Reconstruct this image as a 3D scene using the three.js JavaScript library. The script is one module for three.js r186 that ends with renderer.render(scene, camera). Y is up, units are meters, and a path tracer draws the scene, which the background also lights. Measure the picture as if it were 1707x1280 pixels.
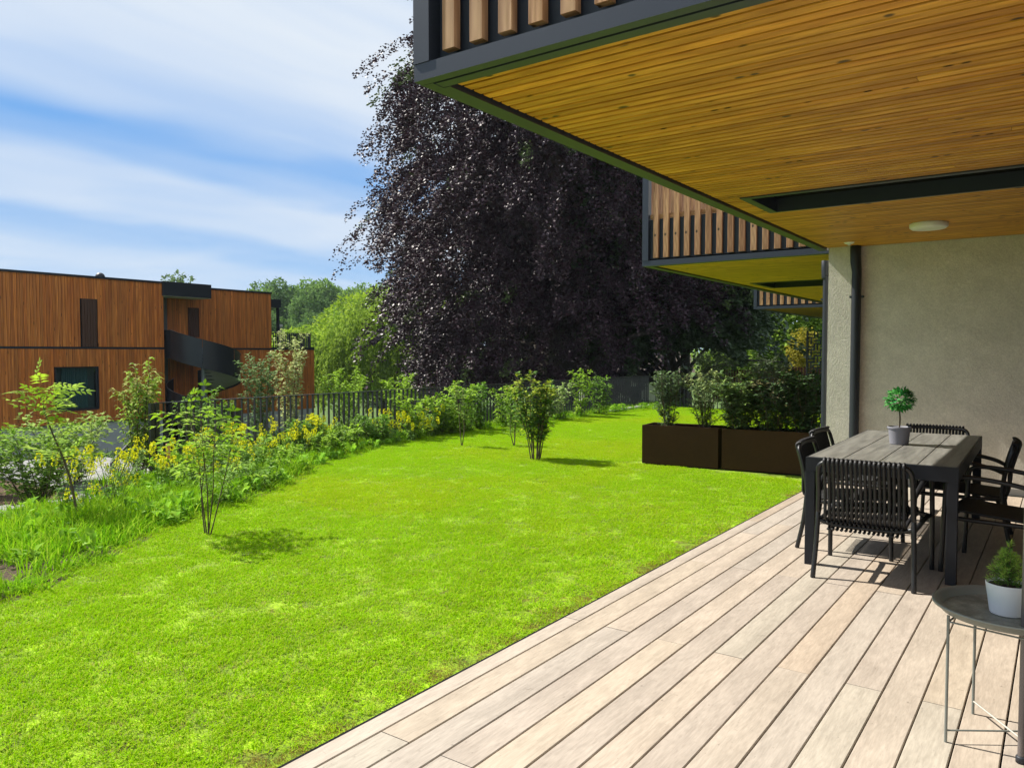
import * as THREE from 'three';
import { mergeGeometries } from 'three/addons/utils/BufferGeometryUtils.js';
import { RoundedBoxGeometry } from 'three/addons/geometries/RoundedBoxGeometry.js';

// ---------------------------------------------------------------- camera, sky, sun, exposure
const scene = new THREE.Scene();
const camera = new THREE.PerspectiveCamera(53.02, 1024 / 767, 0.05, 2000);
camera.rotation.order = 'YXZ';
camera.position.set(0, 1.45, 0);
camera.rotation.set(THREE.MathUtils.degToRad(-2.32), THREE.MathUtils.degToRad(35.64), 0);
const renderer = new THREE.WebGLRenderer({ antialias: true });
renderer.setSize(1024, 767);
renderer.toneMapping = THREE.LinearToneMapping;
renderer.toneMappingExposure = 1.75;
renderer.shadowMap.enabled = true;
const SUN = new THREE.Vector3(-0.658, 0.749, 0.068).normalize();
const sun = new THREE.DirectionalLight(new THREE.Color().setRGB(1, 0.95, 0.86), 5);
sun.position.copy(SUN).multiplyScalar(60);
sun.castShadow = true;
sun.shadow.radius = 1;
Object.assign(sun.shadow.camera, { left: -45, right: 45, top: 45, bottom: -45, near: 1, far: 160 });
sun.shadow.mapSize.set(4096, 4096);
scene.add(sun, sun.target);

scene.fog = new THREE.FogExp2(0xd4e2f0, 0.00022);

// ---------------------------------------------------------------- small tools
function rnd(seed) { let a = seed >>> 0; return () => { a = (a + 0x6d2b79f5) | 0; let t = Math.imul(a ^ (a >>> 15), 1 | a); t = (t + Math.imul(t ^ (t >>> 7), 61 | t)) ^ t; return ((t ^ (t >>> 14)) >>> 0) / 4294967296; }; }
const lerp = (a, b, t) => a + (b - a) * t;
const clamp = (x, a = 0, b = 1) => Math.min(b, Math.max(a, x));
const smooth = (a, b, x) => { const t = clamp((x - a) / (b - a)); return t * t * (3 - 2 * t); };
function hash(x, y, s) { let h = (Math.imul(x, 374761393) + Math.imul(y, 668265263) + Math.imul(s, 1442695041)) | 0; h = Math.imul(h ^ (h >>> 13), 1274126177); return ((h ^ (h >>> 16)) >>> 0) / 4294967296; }
function vn(x, y, s = 0, px = 0, py = 0) {            // value noise, tiled when px / py are given
  const xi = Math.floor(x), yi = Math.floor(y), fx = x - xi, fy = y - yi, u = fx * fx * (3 - 2 * fx), v = fy * fy * (3 - 2 * fy);
  const w = (n, p) => (p ? ((n % p) + p) % p : n);
  const a = hash(w(xi, px), w(yi, py), s), b = hash(w(xi + 1, px), w(yi, py), s), c = hash(w(xi, px), w(yi + 1, py), s), d = hash(w(xi + 1, px), w(yi + 1, py), s);
  return lerp(lerp(a, b, u), lerp(c, d, u), v);
}
function fbm(x, y, s, px = 0, py = 0, o = 4) { let r = 0, a = 0.5; for (let k = 0; k < o; k++) { r += a * vn(x, y, s + k, px, py); x *= 2; y *= 2; px *= 2; py *= 2; a /= 2; } return r / (1 - 1 / 2 ** o); }
function tex(w, h, fn, srgb = true) {
  const d = new Uint8Array(w * h * 4);
  for (let y = 0; y < h; y++) for (let x = 0; x < w; x++) { const c = fn(x / w, y / h), k = (y * w + x) * 4; for (let i = 0; i < 3; i++) d[k + i] = clamp(c[i] === undefined ? c : c[i]) * 255; d[k + 3] = 255; }
  const t = new THREE.DataTexture(d, w, h); t.wrapS = t.wrapT = THREE.RepeatWrapping; t.magFilter = THREE.LinearFilter; t.minFilter = THREE.LinearMipmapLinearFilter;
  t.generateMipmaps = true; if (srgb) t.colorSpace = THREE.SRGBColorSpace; t.needsUpdate = true; return t;
}
const names = {};
function numbered(n) { if (names[n] === undefined) { names[n] = 0; return n; } return `${n}_${String(++names[n]).padStart(3, '0')}`; }
function mesh(name, geo, mat, parent, pos, rot) {
  const m = new THREE.Mesh(geo, mat); m.name = parent ? name : numbered(name); m.castShadow = m.receiveShadow = true;
  if (pos) m.position.set(...pos); if (rot) m.rotation.set(...rot);
  (parent || scene).add(m); return m;
}
function tag(o, label, category, group, kind) { o.userData.label = label; if (category) o.userData.category = category; if (group) o.userData.group = group; if (kind) o.userData.kind = kind; return o; }
function thing(name, label, category, pos = [0, 0, 0], turn = 0, group) { const g = new THREE.Group(); g.name = numbered(name); g.position.set(...pos); g.rotation.y = turn; scene.add(g); return tag(g, label, category, group); }
function copy(o, pos, turn, label, scale) { const c = o.clone(); c.name = numbered(o.name.replace(/_\d{3}$/, '')); c.userData = { ...o.userData }; if (label) c.userData.label = label; c.position.set(...pos); c.rotation.y = turn; if (scale) c.scale.set(...(Array.isArray(scale) ? scale : [scale, scale, scale])); scene.add(c); return c; }
function struct(name, geo, mat, label) { const m = mesh(name, geo, mat); m.userData.kind = 'structure'; if (label) m.userData.label = label; return m; }
const V = (x, y, z) => new THREE.Vector3(x, y, z);

class Geo {                                            // collects triangles with colour
  constructor() { this.p = []; this.c = []; this.i = []; this.uv = []; }
  v(x, y, z, c, u = 0, w = 0) { this.p.push(x, y, z); if (c) this.c.push(c[0], c[1], c[2]); this.uv.push(u, w); return this.p.length / 3 - 1; }
  build(flat) {
    let g = new THREE.BufferGeometry(); g.setAttribute('position', new THREE.Float32BufferAttribute(this.p, 3));
    if (this.c.length) g.setAttribute('color', new THREE.Float32BufferAttribute(this.c, 3));
    g.setAttribute('uv', new THREE.Float32BufferAttribute(this.uv, 2)); g.setIndex(this.i);
    if (flat) g = g.toNonIndexed(); g.computeVertexNormals(); return g;
  }
  tube(pts, rad, seg = 6, c) {                         // pts: Vector3[], rad: number or fn(t)
    const n = pts.length, t = V(), up = V(), b = V(); let nrm = null, first = this.p.length / 3;
    for (let k = 0; k < n; k++) {
      t.subVectors(pts[Math.min(n - 1, k + 1)], pts[Math.max(0, k - 1)]).normalize();
      if (!nrm) { up.set(0, 1, 0); if (Math.abs(t.y) > 0.9) up.set(1, 0, 0); nrm = up.clone().addScaledVector(t, -up.dot(t)).normalize(); }
      else nrm.addScaledVector(t, -nrm.dot(t)).normalize();
      b.crossVectors(t, nrm);
      const r = typeof rad === 'function' ? rad(k / (n - 1)) : rad;
      for (let j = 0; j < seg; j++) { const a = (j / seg) * Math.PI * 2, x = Math.cos(a) * r, y = Math.sin(a) * r; this.v(pts[k].x + nrm.x * x + b.x * y, pts[k].y + nrm.y * x + b.y * y, pts[k].z + nrm.z * x + b.z * y, c, j / seg, k); }
    }
    for (let k = 0; k < n - 1; k++) for (let j = 0; j < seg; j++) { const a = first + k * seg + j, d = first + k * seg + ((j + 1) % seg), e = a + seg, f = d + seg; this.i.push(a, d, e, d, f, e); }
    for (const [k, s] of [[0, -1], [n - 1, 1]]) { const m = this.v(pts[k].x, pts[k].y, pts[k].z, c); for (let j = 0; j < seg; j++) { const a = first + k * seg + j, d = first + k * seg + ((j + 1) % seg); s > 0 ? this.i.push(a, d, m) : this.i.push(d, a, m); } }
    return this;
  }
  leaf(p, d, nrm, len, wid, c, fold = 0.12, droop = 0.1) {   // five points, four faces
    const sx = d.y * nrm.z - d.z * nrm.y, sy = d.z * nrm.x - d.x * nrm.z, sz = d.x * nrm.y - d.y * nrm.x;
    const h = wid / 2, m = 0.45 * len, f = fold * wid, e = -droop * len;
    const a = this.v(p.x, p.y, p.z, c);
    const l = this.v(p.x + d.x * m + sx * h + nrm.x * f, p.y + d.y * m + sy * h + nrm.y * f, p.z + d.z * m + sz * h + nrm.z * f, c);
    const r = this.v(p.x + d.x * m - sx * h + nrm.x * f, p.y + d.y * m - sy * h + nrm.y * f, p.z + d.z * m - sz * h + nrm.z * f, c);
    const q = this.v(p.x + d.x * m, p.y + d.y * m, p.z + d.z * m, c);
    const t = this.v(p.x + d.x * len, p.y + d.y * len + e, p.z + d.z * len, c);
    this.i.push(a, q, l, a, r, q, l, q, t, q, r, t);
  }
  flake(p, d, nrm, len, wid, c) {                       // two faces
    const sx = (d.y * nrm.z - d.z * nrm.y) * wid / 2, sy = (d.z * nrm.x - d.x * nrm.z) * wid / 2, sz = (d.x * nrm.y - d.y * nrm.x) * wid / 2, m = len * 0.45;
    const a = this.v(p.x, p.y, p.z, c), l = this.v(p.x + d.x * m + sx, p.y + d.y * m + sy, p.z + d.z * m + sz, c), r = this.v(p.x + d.x * m - sx, p.y + d.y * m - sy, p.z + d.z * m - sz, c), t = this.v(p.x + d.x * len, p.y + d.y * len, p.z + d.z * len, c);
    this.i.push(a, r, t, a, t, l);
  }
  box(x0, x1, y0, y1, z0, z1, c) {
    const q = (a, b, d, e) => { const k = [a, b, d, e].map(s => { const [x, y, z] = s; const u = Math.abs(a[1] - d[1]) < 1e-9 ? x : y, w = Math.abs(a[0] - d[0]) < 1e-9 ? z : Math.abs(a[1] - d[1]) < 1e-9 ? z : x; return this.v(x, y, z, c, u, w); }); this.i.push(k[0], k[1], k[2], k[0], k[2], k[3]); };
    q([x0, y0, z1], [x1, y0, z1], [x1, y1, z1], [x0, y1, z1]); q([x1, y0, z0], [x0, y0, z0], [x0, y1, z0], [x1, y1, z0]);
    q([x1, y0, z1], [x1, y0, z0], [x1, y1, z0], [x1, y1, z1]); q([x0, y0, z0], [x0, y0, z1], [x0, y1, z1], [x0, y1, z0]);
    q([x0, y1, z1], [x1, y1, z1], [x1, y1, z0], [x0, y1, z0]); q([x0, y0, z0], [x1, y0, z0], [x1, y0, z1], [x0, y0, z1]);
    return this;
  }
}
const boxG = (x0, x1, y0, y1, z0, z1) => new Geo().box(x0, x1, y0, y1, z0, z1).build();
// a chamfered bar of w (x) by t (y), running along z from -len/2 to len/2, uv in metres
function bar(w, t, len, ch = 0.003, u0 = 0, v0 = 0) {
  const a = w / 2, b = t / 2, P = [[-a + ch, -b], [a - ch, -b], [a, -b + ch], [a, b - ch], [a - ch, b], [-a + ch, b], [-a, b - ch], [-a, -b + ch]];
  const g = new Geo(); let s = v0;
  for (let k = 0; k < 8; k++) {
    const [x, y] = P[k], [X, Y] = P[(k + 1) % 8], l = Math.hypot(X - x, Y - y);
    const q = [g.v(x, y, -len / 2, null, u0, s), g.v(X, Y, -len / 2, null, u0, s + l), g.v(X, Y, len / 2, null, u0 + len, s + l), g.v(x, y, len / 2, null, u0 + len, s)];
    g.i.push(q[0], q[1], q[2], q[0], q[2], q[3]); s += l;
  }
  for (const e of [-1, 1]) { const q = P.map(([x, y]) => g.v(x, y, e * len / 2, null, u0 + x, v0 + y)); for (let k = 1; k < 7; k++) e > 0 ? g.i.push(q[0], q[k], q[k + 1]) : g.i.push(q[0], q[k + 1], q[k]); }
  return g.build(true);
}
const curve = (pts, n) => new THREE.CatmullRomCurve3(pts.map(p => V(...p)), false, 'centripetal').getPoints(n);
const tubeG = (pts, r, n = 20, seg = 8) => new Geo().tube(curve(pts, n), r, seg).build();

// ---------------------------------------------------------------- the sky: thin cirrus in long bands over blue
{
  const W = 2048, Hh = 1024, d = new Float32Array(W * Hh * 4);
  for (let j = 0; j < Hh; j++) {
    const el = ((j + 0.5) / Hh - 0.5) * Math.PI, y = Math.sin(el), ch = Math.cos(el);
    for (let i = 0; i < W; i++) {
      const az = ((i + 0.5) / W - 0.5) * 2 * Math.PI, x = Math.cos(az) * ch, z = Math.sin(az) * ch;
      const yy = Math.max(y, 0.02) + 0.035;
      const u = x / yy, w = z / yy;                                      // on a layer of cloud overhead
      const s = 0.10;                                                     // the bands run slightly across z
      const a = u + w * s, b = w - u * s;
      const la = Math.log(1 + Math.abs(a)) * Math.sign(a);
      const wob = fbm(a * 0.5 + 40, b * 0.45 + 40, 11, 0, 0, 5) - 0.5;
      const m = Math.abs(la) + wob * 0.34, bands = [[0, 0.84], [0.9, 0.9], [1.22, 0.9], [1.36, 0.66], [1.46, 0.2], [1.54, 0.3], [1.62, 0.7], [1.78, 0.76], [1.86, 0.34], [1.94, 0.36], [2.05, 0.6], [2.25, 0.5], [2.6, 0.7], [4, 0.6]];
      let c = 0.6; for (let q = 0; q < bands.length - 1; q++) if (m >= bands[q][0] && m <= bands[q + 1][0]) c = lerp(bands[q][1], bands[q + 1][1], smooth(bands[q][0], bands[q + 1][0], m));
      const wx = (fbm(a * 0.8 + 90, b * 0.8 + 90, 15, 0, 0, 4) - 0.5) * 1.6;
      c += 0.5 * (fbm(la * 7 + 100 + wx, b * 0.5 + 60 + wx, 5, 0, 0, 6) - 0.5) + 0.22 * (fbm(la * 26 + 100 + wx * 3, b * 1.1 + 60, 8, 0, 0, 4) - 0.5);
      c = clamp(c);
      const hz = Math.pow(1 - clamp(y), 8);
      const r0 = lerp(0.095, 0.21, hz), g0 = lerp(0.235, 0.38, hz), b0 = lerp(0.49, 0.55, hz);
      const k = (j * W + i) * 4;
      d[k] = lerp(r0, 0.44, c); d[k + 1] = lerp(g0, 0.485, c); d[k + 2] = lerp(b0, 0.54, c);
      d[k + 3] = 1;
    }
  }
  const t = new THREE.DataTexture(d, W, Hh, THREE.RGBAFormat, THREE.FloatType);
  t.mapping = THREE.EquirectangularReflectionMapping; t.magFilter = THREE.LinearFilter; t.needsUpdate = true;
  scene.background = t; scene.environment = t;
}

// ---------------------------------------------------------------- materials
const std = (o) => new THREE.MeshStandardMaterial(o);
const lin = (r, g, b) => new THREE.Color().setRGB(r, g, b);
function woodTex(seed, dark, light, { ring = 26, fine = 90, knots = 0, contrast = 1, blotch = 0.5 } = {}) {      // u runs along the grain
  const R = rnd(seed), K = Array.from({ length: knots }, () => [R(), R(), 0.5 + R()]);
  const f = (u, v) => {
    let vv = v, k = 0;
    for (const [a, b, s] of K) { let du = Math.abs(u - a), dv = v - b; du = Math.min(du, 1 - du); dv -= Math.round(dv); const e = Math.exp(-(du * du * 1400 / s + dv * dv * 2600 / s)); k = Math.max(k, e); vv += dv * Math.exp(-(du * du * 220 / s + dv * dv * 500 / s)) * 1.2; }
    const g = fbm(u * 3, vv * ring, seed, 3, ring, 3), h = vn(u * 10, vv * fine, seed + 9, 10, fine), l = fbm(u * 2, v * 3, seed + 5, 2, 3, 3);
    return [clamp(0.5 + contrast * ((g - 0.5) * 1.1 + (h - 0.5) * 0.5 + (l - 0.5) * blotch)), k];
  };
  return [tex(512, 512, (u, v) => { const [t, k] = f(u, v); return [0, 1, 2].map(i => lerp(dark[i], light[i], t) * (1 - 0.62 * smooth(0.25, 0.9, k))); }), tex(512, 512, (u, v) => f(u, v)[0], false)];
}
const deckF = (u, v) => {                                 // fine short grain with cloudy mottling and a wavy figure
  const w = v + 0.012 * (fbm(u * 7, v * 9, 300, 7, 9, 3) - 0.5), g = vn(u * 34, w * 300, 302, 34, 300), h = vn(u * 12, w * 110, 304, 12, 110), m = fbm(u * 22, v * 44, 306, 22, 44, 4), l = fbm(u * 3, v * 9, 310, 3, 9, 3);
  const fleck = smooth(0.86, 0.97, vn(u * 90, v * 260, 312, 90, 260)), spot = smooth(0.945, 0.99, vn(u * 60, v * 60, 314, 60, 60));
  return clamp(0.56 + 0.26 * (g - 0.5) + 0.24 * (h - 0.5) + 0.2 * (m - 0.5) + 0.45 * (l - 0.5) - 0.16 * fleck - 0.5 * spot);
};
const deckT = tex(1024, 1024, (u, v) => { const t = deckF(u, v); return [lerp(0.515, 0.725, t), lerp(0.48, 0.685, t), lerp(0.435, 0.63, t)]; }), deckB = tex(512, 512, deckF, false);
const [pineT, pineB] = woodTex(7, [0.66, 0.45, 0.13], [0.95, 0.72, 0.29], { ring: 22, fine: 80, knots: 8, contrast: 0.85 });
const [slatT, slatB] = woodTex(15, [0.55, 0.40, 0.28], [0.80, 0.64, 0.49], { ring: 30, fine: 70, knots: 5, contrast: 1.1 });
const [cladT, cladB] = woodTex(23, [0.66, 0.355, 0.13], [0.93, 0.575, 0.26], { ring: 24, fine: 64, knots: 3, contrast: 1.0 });
const wood = (map, bump, tint, o = {}) => std({ map, color: tint, roughness: 0.75, bumpMap: bump, bumpScale: 0.0012, ...o });
const deckMats = [[1.02, 0.99, 0.99], [1.05, 1.0, 0.96], [0.97, 0.96, 0.97], [1.06, 1.01, 0.94], [1.0, 1.01, 0.99], [1.03, 0.95, 0.88], [0.94, 0.91, 0.91], [1.03, 1.0, 0.98]].map(c => wood(deckT, deckB, lin(...c), { roughness: 0.7 }));
const pineMats = [[1, 0.96, 0.8], [0.93, 0.86, 0.66], [1.0, 0.88, 0.66], [0.80, 0.70, 0.52]].map(c => wood(pineT, pineB, lin(...c), { roughness: 0.5 }));
const slatMats = [[1, 1, 1], [0.86, 0.78, 0.72], [0.95, 0.88, 0.78]].map(c => wood(slatT, slatB, lin(...c)));
const cladMat = wood(cladT, cladB, lin(1, 1, 1), { vertexColors: true, roughness: 0.65, bumpScale: 0.003 });
const anth = std({ color: lin(0.033, 0.041, 0.060), roughness: 0.4, metalness: 0.2 });
const anthDark = std({ color: lin(0.022, 0.026, 0.034), roughness: 0.5, metalness: 0.2 });
const blackM = new THREE.MeshPhysicalMaterial({ color: lin(0.01, 0.01, 0.012), roughness: 0.9, specularIntensity: 0.15 });
const navy = std({ color: lin(0.03, 0.038, 0.055), roughness: 0.55, metalness: 0.1 });
const stuccoB = tex(512, 512, (u, v) => 0.55 * fbm(u * 110, v * 40, 41, 110, 40, 2) + 0.45 * vn(u * 200, v * 130, 44, 200, 130), false);
const stuccoT = tex(256, 256, (u, v) => { const t = 0.9 + 0.12 * (fbm(u * 6, v * 6, 31, 6, 6) - 0.5) + 0.08 * (vn(u * 90, v * 60, 33, 90, 60) - 0.5); return [t, t, t]; });
const stucco = std({ map: stuccoT, color: lin(0.80, 0.75, 0.645), roughness: 0.95, bumpMap: stuccoB, bumpScale: 0.004 });
const whiteM = std({ color: lin(0.75, 0.75, 0.72), roughness: 0.6 });
const leafMat = new THREE.MeshPhysicalMaterial({ vertexColors: true, roughness: 0.96, transmission: 0.4, thickness: 0, specularIntensity: 0.25, side: THREE.DoubleSide });
const glossLeaf = new THREE.MeshPhysicalMaterial({ vertexColors: true, roughness: 0.93, transmission: 0.22, thickness: 0, specularIntensity: 0.3, clearcoat: 0.22, clearcoatRoughness: 0.3, side: THREE.DoubleSide });
const grassMat = new THREE.MeshPhysicalMaterial({ vertexColors: true, roughness: 0.98, transmission: 0.4, thickness: 0, specularIntensity: 0.05, side: THREE.DoubleSide });
const petalMat = new THREE.MeshPhysicalMaterial({ color: lin(0.76, 0.74, 0.02), roughness: 0.97, specularIntensity: 0.2, transmission: 0.15, thickness: 0, side: THREE.DoubleSide });
const barkB = tex(256, 256, (u, v) => fbm(u * 20, v * 6, 71, 20, 6, 4), false);
const bark = std({ color: lin(0.075, 0.062, 0.05), roughness: 0.95, bumpMap: barkB, bumpScale: 0.02 });
const twig = std({ color: lin(0.09, 0.065, 0.04), roughness: 0.9 });
const greenStem = std({ color: lin(0.10, 0.16, 0.03), roughness: 0.8 });
const soilT = tex(512, 512, (u, v) => { const t = fbm(u * 24, v * 24, 51, 24, 24, 4), s = vn(u * 120, v * 120, 55, 120, 120); const k = 0.5 + t * 0.6 + s * 0.3; return [0.30 * k, 0.24 * k, 0.17 * k]; });
const soilB = tex(512, 512, (u, v) => fbm(u * 60, v * 60, 57, 60, 60, 3), false);
const soil = std({ map: soilT, roughness: 1, bumpMap: soilB, bumpScale: 0.03 });
const lawnT = tex(1024, 1024, (u, v) => { const t = fbm(u * 16, v * 16, 61, 16, 16, 4), s = vn(u * 400, v * 400, 65, 400, 400), b = 0.55 * smooth(0.64, 0.76, fbm(u * 30, v * 30, 67, 30, 30, 3)); const k = 0.75 + 0.5 * (t - 0.5) + 0.45 * (s - 0.5); return [lerp(0.58, 0.48, b) * k, lerp(0.72, 0.44, b) * k, lerp(0.03, 0.16, b) * k]; });
const lawnMat = std({ map: lawnT, roughness: 1, bumpMap: soilB, bumpScale: 0.015 });
const meadowT = tex(512, 512, (u, v) => { const t = fbm(u * 20, v * 20, 81, 20, 20, 4), k = 0.6 + 0.7 * t; return [0.30 * k, 0.40 * k, 0.13 * k]; });
const meadow = std({ map: meadowT, roughness: 1 });

// ---------------------------------------------------------------- the ground
const EDGE = [[-3.4, 6], [-4.2, 1.5], [-4.75, -0.6], [-5.094, -1.894], [-5.3, -2.35], [-5.9, -3.17], [-6.165, -3.63], [-6.35, -4.03], [-6.74, -4.9], [-7.42, -6.1], [-8.1, -7.0], [-8.777, -8.74], [-9.12, -10.3], [-9.1, -12.06], [-9.0, -14.8], [-9.1, -16.65], [-9.0, -18.7], [-8.6, -19.6]];
function edgeX(z) { for (let k = 0; k < EDGE.length - 1; k++) { const [x0, z0] = EDGE[k], [x1, z1] = EDGE[k + 1]; if (z <= z0 && z >= z1) return lerp(x0, x1, (z0 - z) / (z0 - z1)); } return z > 0 ? EDGE[0][0] : EDGE.at(-1)[0]; }
function groundY(x, z) {
  const r = Math.hypot(x, z);
  let y = -0.16 - 3.3 * smooth(-11.5, -24, x) * (1 - smooth(-10, -60, z) * 0.35) - 0.9 * smooth(-21.5, -30, z) * smooth(0, -8, x);
  if (x < -7 && x > -14) y -= (z > -7 ? 0.32 : 0.16) * smooth(-7.4, -8.6, x);
  y += 4.6 * smooth(80, 165, r) * smooth(4, -30, z) * smooth(20, -30, x);
  y += 0.25 * (fbm(x * 0.05 + 9, z * 0.05 + 9, 91) - 0.5) * smooth(14, 30, r);
  return y;
}
{
  const N = 150, g = new Geo(), q = t => Math.sign(t) * (Math.abs(t) * 36 + Math.abs(t) ** 4 * 560);
  for (let j = 0; j <= N; j++) for (let i = 0; i <= N; i++) { const x = q(i / N * 2 - 1) - 8, z = q(j / N * 2 - 1) - 8; g.v(x, groundY(x, z), z, null, x / 3, z / 3); }
  for (let j = 0; j < N; j++) for (let i = 0; i < N; i++) { const a = j * (N + 1) + i, b = a + 1, c = a + N + 1, d = c + 1; g.i.push(a, c, b, b, c, d); }
  struct('ground', g.build(), meadow, 'rough grassy ground falling away below the garden and rising to a wooded hill');
}
{ // lawn sheet: from the curved bed edge to the deck and on past the planters
  const g = new Geo(); const rows = []; const zs = [];
  for (let z = 5.5; z > -19.7; z -= 0.25) zs.push(z); zs.push(-19.6);
  const nx = 16;
  for (const z of zs) { const x0 = edgeX(z), x1 = -2.215; for (let k = 0; k <= nx; k++) { const x = lerp(x0, x1, k / nx); g.v(x, -0.055 + 0.012 * (fbm(x * 0.9 + 20, z * 0.9 + 60, 95) - 0.5), z, null, x / 2, z / 2); } }
  for (let j = 0; j < zs.length - 1; j++) for (let k = 0; k < nx; k++) { const a = j * (nx + 1) + k, b = a + 1, c = a + nx + 1, d = c + 1; g.i.push(a, b, c, b, d, c); }
  struct('lawn', g.build(), lawnMat, 'mown lawn beside the timber deck');
}
{ // planting bed of soil between lawn and fence
  const g = new Geo(); const zs = []; for (let z = 5.5; z > -20.4; z -= 0.3) zs.push(z); const nx = 10;
  for (const z of zs) { const x0 = z > -4.6 ? lerp(-8.25, -7.9, smooth(-4.6, 1, z)) : -9.75, x1 = edgeX(z) + 0.04; for (let k = 0; k <= nx; k++) { const t = k / nx, x = lerp(x0, x1, t); g.v(x, lerp(z > -4.6 ? -0.24 : -0.14, -0.062, smooth(0, 1, t)) + 0.05 * (fbm(x * 2 + 30, z * 2 + 60, 97) - 0.5) * Math.min(1, (1 - t) * 4), z, null, x, z); } }
  for (let j = 0; j < zs.length - 1; j++) for (let k = 0; k < nx; k++) { const a = j * (nx + 1) + k, b = a + 1, c = a + nx + 1, d = c + 1; g.i.push(a, b, c, b, d, c); }
  struct('planting_bed', g.build(), soil, 'soil of the wildflower bed along the fence');
}
{ // paved path beyond the bed, of separate pale pavers
  const root = new THREE.Group(); root.name = 'path'; root.userData = { kind: 'structure', label: 'pale paved path behind the wildflower bed' }; scene.add(root);
  const R = rnd(5), stone = [0.28, 0.32, 0.36].map(k => std({ color: lin(k, k * 0.98, k * 0.95), roughness: 0.9, map: stuccoT, bumpMap: stuccoB, bumpScale: 0.003 }));
  mesh('bedding', boxG(-9.62, -8.28, -0.5, -0.285, -4.55, 3), stone[0], root);
  mesh('bedding', boxG(-13.6, -8.28, -0.5, -0.286, -6.3, -4.56), stone[0], root);
  const gs = [bar(0.19, 0.05, 0.29, 0.006), bar(0.19, 0.05, 0.19, 0.006)]; gs.forEach(g => g.rotateY(Math.PI / 2));
  const put = (x, z) => mesh('paver', gs[0], stone[Math.floor(R() * 3)], root, [x, -0.276 + R() * 0.006, z], [0, (R() - 0.5) * 0.02, 0]);
  for (let j = 0; j < 20; j++) for (let k = 0; k < 4; k++) put(-9.45 + k * 0.3 + (j % 2) * 0.15, -4.4 + j * 0.2 + 0.02);
  for (let j = 0; j < 8; j++) for (let k = 0; k < 14; k++) put(-12.5 + k * 0.3 + (j % 2) * 0.15, -6.2 + j * 0.2);
}
struct('mulch', (() => { const g = new Geo(); const P = [[-9.63, -4.5], [-9.63, 4], [-13.5, 4], [-13.5, -4.5]]; P.forEach(([x, z], k) => g.v(x, k < 2 ? -0.27 : -0.33, z, null, x, z)); g.i.push(0, 2, 1, 0, 3, 2); return g.build(); })(), std({ map: soilT, color: lin(1.6, 1.45, 1.25), roughness: 1, bumpMap: soilB, bumpScale: 0.05 }), 'brown mulch left of the path');
{ // kerb at the far end of the lawn
  const m = struct('kerb', bar(0.09, 0.16, 3.6, 0.012), std({ color: lin(0.5, 0.49, 0.46), roughness: 0.9, bumpMap: stuccoB, bumpScale: 0.003 }), 'pale concrete kerb at the far end of the lawn');
  m.position.set(-9.35, -0.07, -19.0); m.rotation.y = 0.04;
}

// ---------------------------------------------------------------- timber deck
{
  const root = new THREE.Group(); root.name = 'deck'; root.userData = { kind: 'structure', label: 'weathered timber deck of long boards' }; scene.add(root);
  const R = rnd(77), W = 0.1435, xs = [[-2.1475, 0.095]];
  for (let k = 0; k < 26; k++) xs.push([-2.022 + 0.15 * k, W]);
  xs.forEach(([x, w], n) => {
    const cuts = n % 2 === 0 ? [-9.21, -6.56, -3.56, -0.56, 2.4] : [-9.21, -8.06, n === 1 ? -6.1 : -6.6, -5.06, -2.06, 0.94, 2.4];
    for (let k = 0; k < cuts.length - 1; k++) {
      if (n % 2 && n !== 1 && k === 1) continue;
      const a = n % 2 && n !== 1 && k === 2 ? -8.06 : cuts[k], b = cuts[k + 1], len = b - a - 0.0042;
      mesh('board', bar(w, 0.026, len, 0.0025, R() * 9, R() * 9), deckMats[Math.floor(R() * deckMats.length)], root, [x, -0.013 + (R() - 0.5) * 0.0016, (a + b) / 2]);
    }
  });
  mesh('joist_bed', boxG(-2.19, 1.6, -0.16, -0.05, -9.21, 2.4), blackM, root);
  mesh('edge_strip', boxG(-2.212, -2.199, -0.15, -0.004, -9.21, 2.4), blackM, root);
}

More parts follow.
